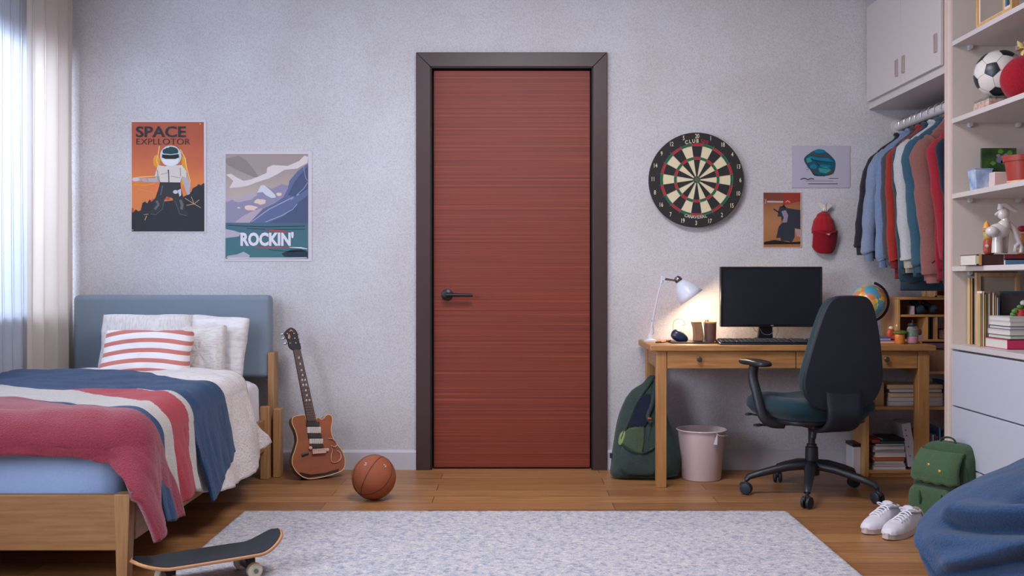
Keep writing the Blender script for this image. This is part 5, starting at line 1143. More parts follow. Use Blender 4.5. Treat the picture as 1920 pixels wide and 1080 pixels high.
# ------------------------------------------------------------------ hangers and clothes
hanger_wood = plain('hanger_wood', (150, 100, 72), .45); hook_m = plain('hanger_steel', (196, 190, 190), .25, metal=.8)
def hanger(y, label, w_=.15):
    t = thing('clothes_hanger', label, 'hanger', (RXc, y, RZc), 0, 'hangers on the clothes rail')
    b = MB(); r_ = .0325
    pts = [(r_*math.cos(a), 0, r_*math.sin(a)) for a in [math.radians(q) for q in range(200, -31, -18)]]+[(.014, 0, -.036), (0, 0, -.050), (0, 0, -.078)]
    b.tube(pts, .0034, 6); b.build('hook', hook_m, t, w=False)
    b = MB(); b.tube(cr([(-w_, 0, -.135), (-w_*.6, 0, -.105), (-.03, 0, -.080), (0, 0, -.076), (.03, 0, -.080), (w_*.6, 0, -.105), (w_, 0, -.135)], 3, False), [.006]*19, 8); b.build('hanger_bar', hanger_wood, t, w=False)
    return t
# y, colour, cuff colour, shoulder offset, cuff offset, cuff z, sleeve radius, hem z, rz, label
GAR = [
 (5.520, (40, 38, 48), (46, 38, 42), .165, .255, 1.185, .030, 1.20, 'black sweatshirt hanging farthest back, closest to the wall'),
 (5.445, (126, 141, 168), (114, 131, 162), .160, .236, 1.150, .036, 1.17, 'light blue sweatshirt second from the wall on the rail'),
 (5.365, (112, 132, 166), (104, 122, 158), .150, .190, 1.115, .033, 1.16, 'mid-blue shirt behind the charcoal one on the rail'),
 (5.300, (72, 66, 74), (80, 72, 78), .150, .172, 1.125, .034, 1.15, 'charcoal grey sweatshirt hanging on the rail'),
 (5.225, (150, 44, 36), (116, 26, 32), .158, .180, 1.110, .030, 1.09, 'bright red jacket in the middle of the rail'),
 (5.145, (46, 66, 80), (40, 56, 70), .160, .160, 1.080, .030, 1.03, 'dark slate-teal hoodie longer than its neighbours'),
 (5.065, (182, 182, 184), (180, 176, 162), .165, .165, 1.110, .042, 1.12, 'pale grey marled sweater hanging on the rail'),
 (4.980, (50, 84, 104), (44, 74, 98), .160, .145, 1.085, .040, 1.10, 'petrol blue sweater right of the pale grey one'),
 (4.890, (134, 86, 80), (150, 98, 92), .142, .120, 1.035, .050, 1.08, 'dusty pink brown jacket with a slanted zip pocket on its sleeve'),
 (4.800, (150, 34, 48), (130, 26, 42), .118, .090, 1.100, .034, 1.08, 'crimson jacket second nearest the tall bookcase'),
 (4.725, (26, 34, 52), (22, 28, 44), .112, .074, 1.000, .030, 1.00, 'dark navy jacket nearest the tall bookcase'),
]
HL = ['wall', 'second from the wall', 'third from the wall', 'fourth from the wall', 'fifth from the wall', 'sixth, at mid rail', 'fifth from the bookcase', 'fourth from the bookcase', 'third from the bookcase', 'second from the bookcase', 'bookcase']
for i, (gy_, col, ccol, so, co, cz, sr, hz_, lb) in enumerate(GAR):
    hanger(gy_, 'wooden hanger with a steel hook on the rail, '+('closest to the wall' if i == 0 else 'closest to the bookcase' if i == 10 else HL[i]), so-.035)
    t = thing('sweatshirt' if i not in (4, 8, 9, 10) else 'jacket', lb, 'clothing', (RXc, gy_, hz_), 0, 'clothes hanging on the rail')
    gm = cloth('garment_%d' % i, col, .2, 220, .4); gcm = mat('cuff_%d' % i, ccol, .9, bump=(60, .6, (9, 9, .3)), var=(60, .2, (9, 9, .3)))
    nkz = 1.845; shz = 1.750 if i < 8 else 1.735
    def bodyf(u, v):
        # v 0 = hem .. 1 = collar ; u around
        a = 2*PI*u; ca, sa = math.cos(a), math.sin(a)
        z = lerp([0, .06, .80, .90, .96, 1.0], [hz_, hz_+.04, shz-.05, shz+.012, nkz-.03, nkz-.004], v)
        hw = lerp([0, .06, .5, .80, .90, .96, 1.0], [so+.0, so+.015, so+.012, so+.012, so*.86, .062, .048], v)
        dp = lerp([0, .06, .5, .8, .9, 1], [.024, .030, .034, .034, .030, .030], v)
        f_ = .008*math.sin(7*a+i+3*v)*(1-v)+.006*nz(ca*2+i, sa*2, v*5)
        return (RXc+(hw+f_*.5)*math.copysign(abs(ca)**.8, ca), gy_+(dp+f_)*sa, z)
    MB().grid(bodyf, 40, 26, cu=True).build('torso', gm, t, smooth=True, solid=-.002, fix=True)
    for sd in (-1, 1):
        p = [(RXc+sd*(so-.03), gy_-.004, shz-.028), (RXc+sd*(so+.018), gy_-.010, shz-.075), (RXc+sd*(so+(co-so)*.35+.02), gy_-.020, shz-.20), (RXc+sd*(so+(co-so)*.7+.012), gy_-.030, shz-.37), (RXc+sd*(co), gy_-.032, cz+.075), (RXc+sd*(co-.003), gy_-.032, cz+.045)]
        if sd == 1: p = [(min(q[0], RW-.055), q[1], q[2]) for q in p]
        q = cr(p, 5, False); n_ = len(q); rs = []
        for j in range(n_):
            tt = j/(n_-1); r_ = sr*lerp([0, .2, .6, .85, .95, 1], [.95, 1.08, 1.05, 1.0, .98, .74], tt); rs.append(r_*(1+.08*math.sin(tt*23+i)+.05*math.sin(tt*51+i)))
        b = MB(); b.tube(q, rs, 16, flat=1.0); 
        sl = b.build('sleeve', gm, t, smooth=60)
        b = MB(); a_ = Vector(q[-1]); b.tube([a_+Vector((0, 0, .012)), a_+Vector((-.001*sd, 0, -.02)), a_+Vector((-.002*sd, 0, -.045))], [sr*.74, sr*.70, sr*.66], 18); b.build('cuff', gcm, sl, smooth=50)
        if i == 8 and sd == -1:
            b = MB(); zx, zz = RXc-co, cz+.125; b.tube([(zx-.026, gy_-.080, zz-.028), (zx+.002, gy_-.090, zz-.006), (zx+.034, gy_-.078, zz+.022)], [.003, .0065, .003], 8); b.build('pocket_zip', plain('dark_zip', (40, 44, 50), .5), sl)
    # collar
    b = MB(); b.tube([(RXc+.05*math.cos(2*PI*j/24), gy_+.030*math.sin(2*PI*j/24), nkz-.008+.006*math.cos(4*PI*j/24)) for j in range(24)], .010, 8, closed=True); b.build('collar', gm, t)
    b = MB(); b.grid(lambda u, v: (RXc+(so+.006)*math.copysign(abs(math.cos(2*PI*u))**.8, math.cos(2*PI*u)), gy_+.028*math.sin(2*PI*u), hz_-.035+.045*v), 40, 4, cu=True); b.build('hem_band', gcm, t, smooth=True, solid=-.002)
# ------------------------------------------------------------------ tall white bookcase on the right
SX0 = 1.963; SB = 2.415; SY0, SY1 = 3.86, 4.549
M_bc = mat('bookcase_white', (204, 194, 192), .45); M_bci = mat('bookcase_side', (214, 200, 190), .5, var=(3, .04, I3)); M_stile = mat('blush_stile', (214, 188, 178), .45)
bcs = thing('bookcase', 'tall white bookcase with open shelves over drawers at the right', 'bookcase', ((SX0+SB)/2, 4.2, 0))
BT = 2.60
MB().box(SX0, SB, SY1, 4.622, 0, BT).build('end_panel', M_bci, bcs, bevel=.001)
b = MB(); b.box(SX0-.004, SX0+.004, SY1+.002, SY1+.022, 0, BT); b.box(SX0-.004, SX0+.004, SY1+.048, 4.620, 0, BT); b.build('edge_strip', M_stile, bcs, bevel=.001)
MB().box(SX0, SB, SY0-.03, SY0, 0, BT).build('end_panel', M_bci, bcs, bevel=.001)
MB().box(SB-.012, SB, SY0, SY1, 0, BT).build('back_panel', M_bci, bcs, smooth=0)
M_pin = plain('shelf_pin', (206, 206, 206), .3)
sz = [Z(77.6, SY1), Z(222.7, SY1), Z(363.7, SY1), Z(499.5, SY1)]
for z_ in sz:
    s_b = MB().box(SX0, SB-.012, SY0, SY1-.001, z_-.022, z_).build('shelf_board', M_bc, bcs, bevel=.0015)
    for yy, xx in ((SY1-.018, SX0+.075), (SY1-.018, SX0+.29), (SY0+.02, SX0+.075)):
        b = MB(); b.box(xx-.008, xx+.008, yy-.008, yy+.016, z_-.036, z_-.022); b.lathe([(0, 0), (.007, 0), (.007, .016), (0, .018)], (xx, yy+.016, z_-.034), 12, ax=(0, -1, 0)); b.build('shelf_pin', M_pin, s_b)
ctz = Z(644.5, SY1)
MB().box(SX0-.004, SB-.012, SY0, SY1-.001, ctz-.022, ctz).build('counter_board', M_bc, bcs, bevel=.0015)
MB().box(SX0+.03, SB-.012, SY0, SY1-.001, 0, ctz-.022).build('drawer_carcass', plain('carcass_grey', (120, 112, 112), .7), bcs, smooth=0)
M_dw = mat('drawer_white', (192, 192, 202), .35)
dz_ = [ctz-.028, Z(760, SY1), .235, .03]
for a, c in zip(dz_[1:], dz_[:-1]): MB().box(SX0-.002, SX0+.028, SY0+.003, SY1-.004, a+.003, c-.003).build('drawer', M_dw, bcs, bevel=.002)

S1, S2, S3, S4, S5 = sz[0], sz[1], sz[2], sz[3], ctz
e_ = .0006
def leanbox(b, x0, x1, y0, y1, z0, z1, m=0): b.box(x0, x1, y0, y1, z0, z1, m)
# framed picture on the top shelf (lies along the shelf front)
fr_m = wood('frame_oak', (222, 176, 116), (196, 146, 88), 'z')
pf = thing('framed_picture', 'wooden framed picture on the highest shelf of the tall bookcase', 'frame', (1.99, 4.2, S1+e_))
fx = 1.972; ya, yb = 4.02, 4.335; za, zb_ = S1+e_, S1+.30
b = MB()
for q in ((ya, ya+.014, za, zb_), (yb-.014, yb, za, zb_), (ya+.014, yb-.014, za, za+.016), (ya+.014, yb-.014, zb_-.016, zb_)): b.box(fx, fx+.03, q[0], q[1], q[2], q[3])
b.build('frame_border', fr_m, pf, bevel=.001)
MB().box(fx+.008, fx+.012, ya+.014, yb-.014, za+.016, zb_-.016).build('mat_board', plain('mat_pink', (226, 206, 200), .6), pf, smooth=0)
MB().box(fx+.0065, fx+.0078, ya+.09, yb-.030, za+.022, zb_-.03).build('picture', plain('taupe_print', (142, 130, 116), .3), pf, smooth=0)
MB().box(fx+.006, fx+.0078, ya+.078, ya+.088, za+.016, zb_-.016).build('inner_bar', fr_m, pf, smooth=0)
b = MB()
for j in range(3): b.box(fx+.006, fx+.0078, ya+.018+.018*j, ya+.032+.018*j, za+.03, zb_-.04, j % 2)
b.build('inner_print', [plain('teal_print', (70, 118, 130), .4), plain('dark_print', (50, 58, 64), .4)], pf, smooth=0)

# soccer ball on a small box
bkc = thing('box', 'small flowery box under the soccer ball', 'box', (X(1862, 4.32), 4.32, S2+e_))
zb1 = S2+.052
MB().box(X(1845, 4.30), X(1888, 4.30), 4.26, 4.40, S2+e_, zb1-.012).build('box_body', mat('pink_flower_box', (216, 196, 190), .5, var=(60, .3, I3), col2=(176, 120, 90)), bkc, bevel=.002)
MB().box(X(1848, 4.29), X(1884, 4.29), 4.265, 4.395, zb1-.012, zb1).build('lid', mat('olive_teal_lid', (150, 148, 120), .5, var=(50, .3, I3), col2=(60, 90, 100)), bkc, bevel=.003)
def soccer(c, r, q):
    t = thing('soccer_ball', 'black and white soccer ball on the second highest shelf', 'ball', (c[0], c[1], c[2]-r))
    ph = (1+5**.5)/2; ico = []
    for a in (-1, 1):
        for d in (-ph, ph): ico += [Vector((0, a, d)), Vector((a, d, 0)), Vector((d, 0, a))]
    ico = [(q @ p).normalized() for p in ico]
    def f(u, v):
        a = 2*PI*u; b_ = PI*(v-.5)*.999; p = Vector((math.cos(b_)*math.cos(a), math.cos(b_)*math.sin(a), math.sin(b_))); return tuple(Vector(c)+p*r)
    MB().grid(f, 48, 29, cu=True).build('cover', plain('soccer_white', (222, 214, 208), .4), t, smooth=True)
    sm = MB()
    for p in ico:
        pm = MB()
        nb = sorted(ico, key=lambda o: (o-p).length)[1:6]
        cs = [(p*2+n_).normalized() for n_ in nb]
        ref = cs[0]-p*cs[0].dot(p); ref.normalize(); sd = p.cross(ref)
        cs.sort(key=lambda o: math.atan2((o-p).dot(sd), (o-p).dot(ref)))
        ed = []
        for i in range(5):
            for s in range(5): ed.append(cs[i].lerp(cs[(i+1) % 5], s/5).normalized())
        vs = []; R_ = 5
        for rr in range(1, R_+1): vs += [tuple(Vector(c)+(p.lerp(o, rr/R_*.97).normalized())*(r+.0012)) for o in ed]
        vs.append(tuple(Vector(c)+p*(r+.0012))); n_ = len(ed)
        fs = [(k*n_+i, k*n_+(i+1) % n_, (k+1)*n_+(i+1) % n_, (k+1)*n_+i) for k in range(R_-1) for i in range(n_)]+[(R_*n_, (i+1) % n_, i) for i in range(n_)]
        pm.add(vs, fs); pm.build('black_panel', plain('soccer_black', (26, 30, 42), .35), t, smooth=True, fix=False)
        for n2 in nb:
            if ico.index(n2) > ico.index(p):
                a_, b_ = (p*2+n2).normalized(), (p+n2*2).normalized(); sm.tube([Vector(c)+a_.lerp(b_, s/6).normalized()*r for s in range(7)], .0009, 5)
    sm.build('seam', plain('soccer_seam', (150, 142, 138), .6), t)
    return t
sc_c = Vector((X(1873, 4.3), 4.3, zb1+.0995))
d0 = (Vector(P(1858.5, 129, 4.22))-sc_c).normalized()
v0 = Vector((0, -1, (1+5**.5)/2)).normalized(); qa = v0.rotation_difference(d0); qb = Matrix.Rotation(.30, 4, d0) @ qa.to_matrix().to_4x4()
soccer(sc_c, .099, qb.to_3x3())
# red dome hat / ball with small yellow ornament
rb = Vector((X(1924, 4.14), 4.14, S2+.098))
hd = thing('round_cushion', 'deep red round plush ball beside the soccer ball', 'cushion', (rb.x, rb.y, S2+e_))
MB().ell(rb, .098, .095, .097, nu=40, nv=21, fn=lambda p: p*(1+.02*nz(p.x*12, p.y*12, p.z*12))).build('plush_body', cloth('crimson_plush', (158, 20, 38), .12, 90, .4), hd, smooth=True)
og = thing('paper_flower', 'yellow and tan paper flower on top of the red plush ball', 'ornament', (rb.x, rb.y, rb.z+.097))
oc_ = Vector((X(1918, 4.13), 4.13, rb.z+.122))
for j in range(6):
    a = j*PI/3+.3; d = Vector((math.cos(a), -.35, math.sin(a))).normalized()
    b = MB(); b.tube([oc_, oc_+d*.02, oc_+d*.042], [.006, .014, .002], 8, flat=.5); b.build('petal', plain(('petal_yellow', 'petal_tan')[j % 2], ((226, 206, 130), (196, 150, 100))[j % 2], .6), og, smooth=60)
b = MB(); b.ell(oc_, .014, .012, .014, nu=14, nv=9); b.tube([oc_, (oc_.x, oc_.y, rb.z+.095)], .006, 8); b.build('flower_centre', plain('petal_yellow', (226, 206, 130), .6), og, smooth=True)

# shelf 3: green picture, blue cup, pink-white box, red pot, pencil
gp = thing('picture', 'unframed dark green garden picture propped on the third shelf', 'picture', (X(1872, 4.45), 4.47, S3+e_))
M_gp = mat('garden_print', (66, 104, 48), .4, var=(16, .5, I3), col2=(20, 34, 26))
g0, g1, gz0, gz1 = X(1840.5, 4.47), X(1906, 4.47), S3+e_, Z(277.5, 4.47)
MB().box(g0, g1, 4.47, 4.482, gz0, gz1).build('canvas', M_gp, gp, bevel=.001)
b = MB()
for (x_, y_, rx_, ry_, m_) in ((1876, 300, 8, 6, 0), (1885, 296, 9, 7, 1), (1884, 304, 7, 5, 0), (1876, 284, 5, 4, 2), (1862, 306, 5, 4, 2), (1893, 287, 5, 5, 2), (1872, 292, 4, 3, 1)):
    b.flat([(X(p[0], 4.47), Z(p[1], 4.47)) for p in blob(x_, y_, rx_, ry_, 12, .25, int(x_))], 4.4695-.0002*m_, m_)
b.build('painted_blossoms', [ink((120, 120, 140)), ink((158, 130, 146)), ink((96, 146, 60))], gp, smooth=0, fix=False)
bu = thing('cup', 'blue and white marbled square cup on the third shelf', 'cup', (X(1843, 4.34), 4.36, S3+e_))
bx_ = X(1843.5, 4.33); zt2 = Z(317, 4.33)
b = MB(); t0, t1 = .029, .038
def sqr(r, z): return [(bx_+r*a, 4.36+r*c, z) for a, c in ((-1, -1), (1, -1), (1, 1), (-1, 1))]
vs = sqr(t0, S3+e_)+sqr(t1, zt2)+sqr(t1-.004, zt2)+sqr(t0-.003, S3+.006)
b.add(vs, [(3, 2, 1, 0)]+[(k*4+i, k*4+(i+1) % 4, k*4+4+(i+1) % 4, k*4+4+i) for k in range(3) for i in range(4)]+[(12, 13, 14, 15)])
b.build('cup_body', mat('blue_white_marble', (206, 214, 226), .35, var=(22, .4, I3), col2=(112, 150, 196)), bu, bevel=.002)
b = MB(); b.tube([p for p in sqr(t1, zt2)], .0025, 6, closed=True); b.build('cup_rim', plain('blue_rim', (130, 160, 206), .35), bu)
MB().box(X(1860, 4.30), X(1893, 4.30), 4.28, 4.38, S3+e_, Z(322, 4.28)).build('box', plain('blush_box', (222, 196, 190), .5), bevel=.003, label='small blush-white box between the blue cup and the red pot', cat='box')
rp = thing('flower_pot', 'red-brown plastic flower pot on the third shelf', 'pot', (X(1917, 4.25), 4.25, S3+e_))
cxp = X(1919, 4.2); b = MB(); zt3 = Z(293, 4.2)
b.lathe([(0, S3+e_), (.056, S3+e_), (.072, zt3-.022), (.078, zt3-.022), (.081, zt3), (.076, zt3+.001), (.068, zt3-.022), (.05, S3+.012), (0, S3+.012)], (cxp, 4.2, 0), 48); b.build('pot_body', plain('red_clay_plastic', (164, 56, 44), .4), rp)
b = MB(); b.lathe([(0, zt3-.018), (.069, zt3-.018)], (cxp, 4.2, 0), 32); b.build('soil', mat('soil', (60, 44, 36), .95, bump=(90, .8, I3)), rp)
MB().cyl((X(1894, 4.06), 4.085, S3+.007), (X(1926, 4.0), 4.0, S3+.007), .006, n=6).build('pencil', mat('orange_red_pencil', (220, 120, 80), .5, var=(30, .3, I3), col2=(230, 200, 140)), label='orange pencil lying at the shelf edge before the red pot', cat='pencil')

# shelf 4: white figurine, coloured toy, flat books
YS = 4.30; zf = S4+e_
zc = zf; G4 = 'books lying on the fourth shelf'
book('dark book with a tan spine end under the white figurine', X(1827, 4.26), X(1880, 4.26), 4.24, 4.40, zc, zc+.046, (74, 40, 40), 'hs', group=G4, page=(214, 180, 130))
book('red and dark book right of the tan-spined one on the fourth shelf', X(1881, 4.24), X(1935, 4.24), 4.22, 4.40, zc, zc+.024, (90, 128, 160), 'hs', group=G4)
book('maroon book topping the short pile beside the figurine', X(1881, 4.24), X(1935, 4.24), 4.23, 4.40, zc+.0246, zc+.046, (120, 36, 44), 'hs', group=G4)
b = MB(); b.box(X(1829, 4.235), X(1836, 4.235), 4.2365, 4.2395, zf+.006, zf+.040); b.box(X(1836.5, 4.235), X(1841, 4.235), 4.236, 4.2395, zf+.001, zf+.045, 1); b.build('book_label', [plain('cream_label', (222, 212, 170), .6), plain('ochre_label', (214, 156, 84), .6)], bpy.data.objects['book.%03d' % (max(int(o.name.split('.')[1]) for o in bpy.data.objects if o.name.startswith('book.'))-2)], smooth=0)
zf2 = zf+.0466
fg = thing('figurine', 'glossy white ceramic figurine standing on the books of the fourth shelf', 'figurine', (X(1878, YS), YS, zf2))
M_por = plain('white_porcelain', (222, 212, 208), .15, coat=.8)
def seg(pts, r): 
    return [P(p[0], p[1], YS+(p[2] if len(p) > 2 else 0)) for p in pts], [q*YS/F for q in r]
b = MB()
bz = zf2
def blobp(px, py, rx, ry, rz_, dy=0): 
    c = P(px, py, YS+dy); b.ell(c, rx*YS/F, ry*YS/F, rz_*YS/F, nu=26, nv=15)
blobp(1873, 433, 20, 13, 15); blobp(1860, 434, 12, 11, 10, -.02); blobp(1882, 424, 12, 11, 12)
b.tube(*seg([(1871, 436), (1870, 455), (1870, 474)], [9, 9.5, 10.5]), 16); b.tube(*seg([(1884, 436, .02), (1882, 455, .02), (1880, 474, .02)], [8, 8, 9]), 16)
b.tube(*seg([(1884, 430), (1885, 418), (1884, 408)], [9, 7, 7]), 16)
blobp(1881, 401, 11, 10, 11); 
b.tube(*seg([(1876, 393), (1876, 386), (1884, 385), (1896, 392), (1906, 396)], [6, 6, 6, 5, 3.5]), 12)
b.tube(*seg([(1891, 420), (1900, 428), (1907, 445), (1912, 458)], [6, 5.5, 4.5, 4.5]), 12)
b.tube(*seg([(1912, 455), (1904, 462), (1903, 472)], [4.5, 4, 4.5]), 12); b.tube(*seg([(1912, 455), (1915, 464), (1914, 474)], [4, 4, 4.5]), 12)
b.tube(*seg([(1871, 400), (1866, 403)], [3.5, 2]), 10)
b.build('figure_body', M_por, fg, smooth=50)
tt2 = thing('toy_robot', 'small orange, yellow and red toy behind the white figurine', 'toy', (X(1853, 4.36), 4.36, zf2))
b = MB(); b.ell(P(1855, 462, 4.36), .024, .02, .036, nu=18, nv=11, e=.6); b.build('toy_body', plain('brick_red_toy', (176, 76, 60), .4), tt2, smooth=True)
b = MB(); b.ell(P(1853, 440, 4.36), .020, .018, .024, nu=18, nv=11, e=.7); b.build('toy_chest', plain('olive_yellow_toy', (190, 168, 90), .4), tt2, smooth=True)
b = MB(); b.lathe([(0, 0), (.016, 0), (.010, .02), (0, .034)], P(1850, 428, 4.36), 16); b.ell(P(1847, 432, 4.35), .012, .008, .005, nu=12, nv=7); b.build('toy_hat', plain('orange_toy', (226, 160, 66), .4), tt2)
b = MB(); b.lathe([(0, 0), (.007, 0), (.007, .003), (0, .004)], P(1850, 461, 4.335), 12, ax=(0, -1, 0)); b.build('toy_button', plain('cream_button', (226, 214, 190), .4), tt2)
tt3 = thing('toy_figure', 'red and yellow toy at the right end of the fourth shelf', 'toy', (X(1916, 4.40), 4.40, zf2))
b = MB(); b.ell(P(1917, 450, 4.40), .02, .016, .03, nu=16, nv=9); b.ell(P(1917, 472, 4.40), .022, .018, .024, nu=16, nv=9); b.build('toy_body', plain('tan_orange_toy', (206, 140, 90), .4), tt3, smooth=True)
b = MB(); b.ell(P(1917, 429, 4.40), .02, .018, .014, nu=16, nv=9); b.build('toy_cap', plain('red_toy', (170, 44, 48), .4), tt3, smooth=True)

# counter shelf: row of books, empty frame, dark picture, stack
z5 = S5+e_
rowc = [((214, 178, 120), 1820.5, 1825.5, 521, 'ochre-spined tall book leftmost on the lowest open shelf'), ((50, 66, 104), 1826, 1829.5, 522, 'thin navy book second on the lowest open shelf')]
for c_, a, c, top, lb in rowc: book(lb, X(a, 4.505), X(c, 4.505), 4.512, 4.54, z5, Z(top, 4.44), c_, 'v', group='upright books on the lowest open shelf')
ef = thing('framed_board', 'bare light-wood frame behind the books on the lowest open shelf', 'frame', (X(1872, 4.5), 4.5, z5))
b = MB(); a0, a1, zz0, zz1 = X(1831, 4.49), X(1913, 4.49), z5, Z(511, 4.49)
for q in ((a0, a0+.020, zz0, zz1), (a1-.018, a1, zz0, zz1), (a0+.020, a1-.018, zz0, zz0+.018), (a0+.020, a1-.018, zz1-.018, zz1)): b.box(q[0], q[1], 4.49, 4.51, q[2], q[3])
b.build('frame_border', wood('pale_frame', (212, 172, 132), (188, 146, 104), 'z'), ef, bevel=.001)
MB().box(a0+.018, a1-.016, 4.503, 4.507, zz0+.016, zz1-.016).build('backing', plain('backing_beige', (176, 158, 142), .7), ef, smooth=0)
cols = [((196, 168, 120), 'sand'), ((226, 212, 190), 'ivory'), ((206, 148, 72), 'amber'), ((110, 110, 90), 'olive grey'), ((224, 206, 190), 'pale cream'), ((150, 104, 76), 'brown'), ((236, 220, 206), 'off-white'), ((206, 160, 106), 'honey-coloured'), ((216, 206, 206), 'white'), ((64, 88, 128), 'denim blue')]
xx = 1838.0; wd = [3.6, 4.6, 3.0, 3.4, 4.2, 3.2, 5.0, 3.6, 3.8, 3.2]
for i, (c_, nm) in enumerate(cols):
    top = 546+[4, 0, 6, 2, 5, 1, 3, 8, 12, 14][i]
    book('slim %s book in the upright row on the lowest open shelf' % nm, X(xx, 4.36), X(xx+wd[i]-.4, 4.36), 4.36, 4.36+min(.12, .03+.02*i), z5, Z(top, 4.36), c_, 'v', group='upright books on the lowest open shelf', tilt=0); xx += wd[i]
dp = thing('picture', 'dark glossy picture with a coloured corner behind the stacked books', 'picture', (X(1905, 4.4), 4.41, z5))
MB().box(X(1877, 4.40), X(1936, 4.40), 4.40, 4.412, z5, Z(547, 4.40)).build('print', mat('dark_print_board', (52, 56, 64), .25, var=(8, .4, I3), col2=(96, 84, 86)), dp, bevel=.001)
b = MB(); b.box(X(1876, 4.40), X(1937, 4.40), 4.398, 4.413, Z(549, 4.40), Z(546, 4.40)); b.build('top_edge', plain('teal_edge', (54, 92, 106), .4), dp)
zc = z5; G5 = 'books stacked at the right of the lowest open shelf'
for i, (c_, h_, a, lb, ly) in enumerate((((206, 52, 96), .040, 1880, 'hot pink book at the bottom of the right stack', 'hs'), ((70, 110, 96), .016, 1886, 'thin green book on the hot pink one', 'h'), ((214, 206, 200), .022, 1886, 'white book above the green one in the right stack', 'h'), ((60, 66, 84), .014, 1888, 'thin dark blue book in the right stack', 'h'), ((220, 206, 206), .020, 1889, 'pale book near the top of the right stack', 'h'), ((206, 212, 206), .018, 1889, 'off-white book topping the right stack', 'h'))):
    book(lb, X(a, 4.2), X(1945, 4.2), 4.16+.005*i, 4.36, zc, zc+h_, c_, ly, group=G5); zc += h_+.0006
pl_ = thing('toy_plant', 'little green and red potted toy plant on the right stack of books', 'ornament', (X(1912, 4.26), 4.26, zc))
b = MB()
for j in range(7):
    a = j*.9; b.ell(Vector(P(1912, 582, 4.26))+Vector((.026*math.cos(a), .015*math.sin(a), .016*math.sin(a*1.7))), .014, .012, .009, nu=12, nv=7)
b.build('leaves', plain('leaf_green', (92, 140, 60), .5), pl_, smooth=True)
b = MB(); b.lathe([(0, 0), (.018, 0), (.022, .03), (0, .03)], (X(1914, 4.26), 4.26, zc), 16); b.build('tiny_pot', plain('tiny_red_pot', (190, 60, 50), .5), pl_)
b = MB(); b.ell(P(1920, 568, 4.26), .016, .014, .012, nu=12, nv=7); b.build('blossom', plain('white_blossom', (230, 220, 214), .5), pl_, smooth=True)

# ------------------------------------------------------------------ olive backpack
bp = thing('backpack', 'olive green backpack leaning on the white drawers behind the bean bag', 'backpack', (1.866, 4.40, 0), math.radians(-60)); bp.scale = (1.04, .74, .90)
M_ol = cloth('olive_canvas', (64, 88, 60), .2, 170, .35); M_ol2 = cloth('olive_canvas_light', (72, 96, 66), .18, 170, .35); M_old = cloth('dark_olive_seam', (46, 66, 42), .1, 200, .2)
def bagf(p):
    h = (p.z+.19)/.38; k_ = 1-.10*h-.30*max(0, h-.72)**1.3*2
    lean = .055*h
    w_ = .010*nz(p.x*8, p.y*8, p.z*8)+.004*nz(p.x*22, p.y*22, p.z*22)
    return Vector((p.x*(k_)+w_, p.y*(1-.25*h)+lean+w_, p.z))
BB = T(0, 0, .192)
MB(BB).ell((0, 0, 0), .135, .105, .19, e=.42, fn=bagf, nu=64, nv=33).build('bag_body', M_ol, bp, smooth=True, w=False)
def pock(p): return Vector((p.x*(1-.06*p.z/.08)+.004*nz(p.x*20, 1, p.z*20), p.y+.006*nz(p.x*14, 2, p.z*14), p.z))
MB(T(-.005, -.088, .095)).ell((0, 0, 0), .108, .050, .085, e=.38, fn=pock, nu=56, nv=25).build('front_pocket', M_ol2, bp, smooth=True, w=False)
def flap(u, v):
    x = (u-.5)*2; z = .345-.140*v; w_ = .112*(.90+.12*v)
    y = -.084-.048*math.sin(min(1, v*1.2)*PI*.6)-.012*(1-x*x)+.03*(1-v)**2+.045*abs(x)**6
    return (x*w_, y-.002*math.sin(9*x), z+.004*math.sin(14*x)*v)
MB().grid(flap, 34, 18).build('flap', M_ol2, bp, smooth=True, w=False, solid=.006)
MB().tube([flap(u/20, 1.0) for u in range(21)], .0035, 6).build('flap_trim', plain('mustard_trim', (132, 112, 50), .6), bp, w=False)
for x in (-.006, .052): 
    b = MB(); p = flap(.5+x/.22, .42 if x < .02 else .58); b.lathe([(0, 0), (.007, 0), (.007, .003), (0, .005)], (p[0], p[1]-.006, p[2]), 12, ax=(0, -1, .1))
    b.build('brass_stud', plain('brass_stud', (206, 160, 84), .3, metal=.7), bp, w=False)
for x in (-.045, .060): MB().tube([(x, -.138, .155), (x+.004, -.142, .12), (x+.002, -.140, .09)], [.003, .008, .003], 8).build('pocket_fold', M_old, bp, w=False)
b = MB(); b.tube(cr([(-.035, .03, .365), (-.03, .035, .395), (.0, .04, .405), (.03, .035, .395), (.038, .03, .362)], 4, False), .009, 10, flat=.5); b.build('carry_handle', M_old, bp, w=False)
b = MB(); b.tube(cr([(.122, -.03, .05), (.128, -.035, .16), (.118, -.03, .26), (.095, -.02, .33)], 4, False), .0035, 6); b.tube(cr([(.124, .05, .13), (.134, .0, .13), (.128, -.06, .13)], 4, False), .003, 6); b.build('side_seam', M_old, bp, w=False)
MB(T(.125, .01, .075)).ell((0, 0, 0), .022, .062, .062, e=.4, nu=32, nv=17).build('side_pocket', M_ol, bp, smooth=True, w=False)

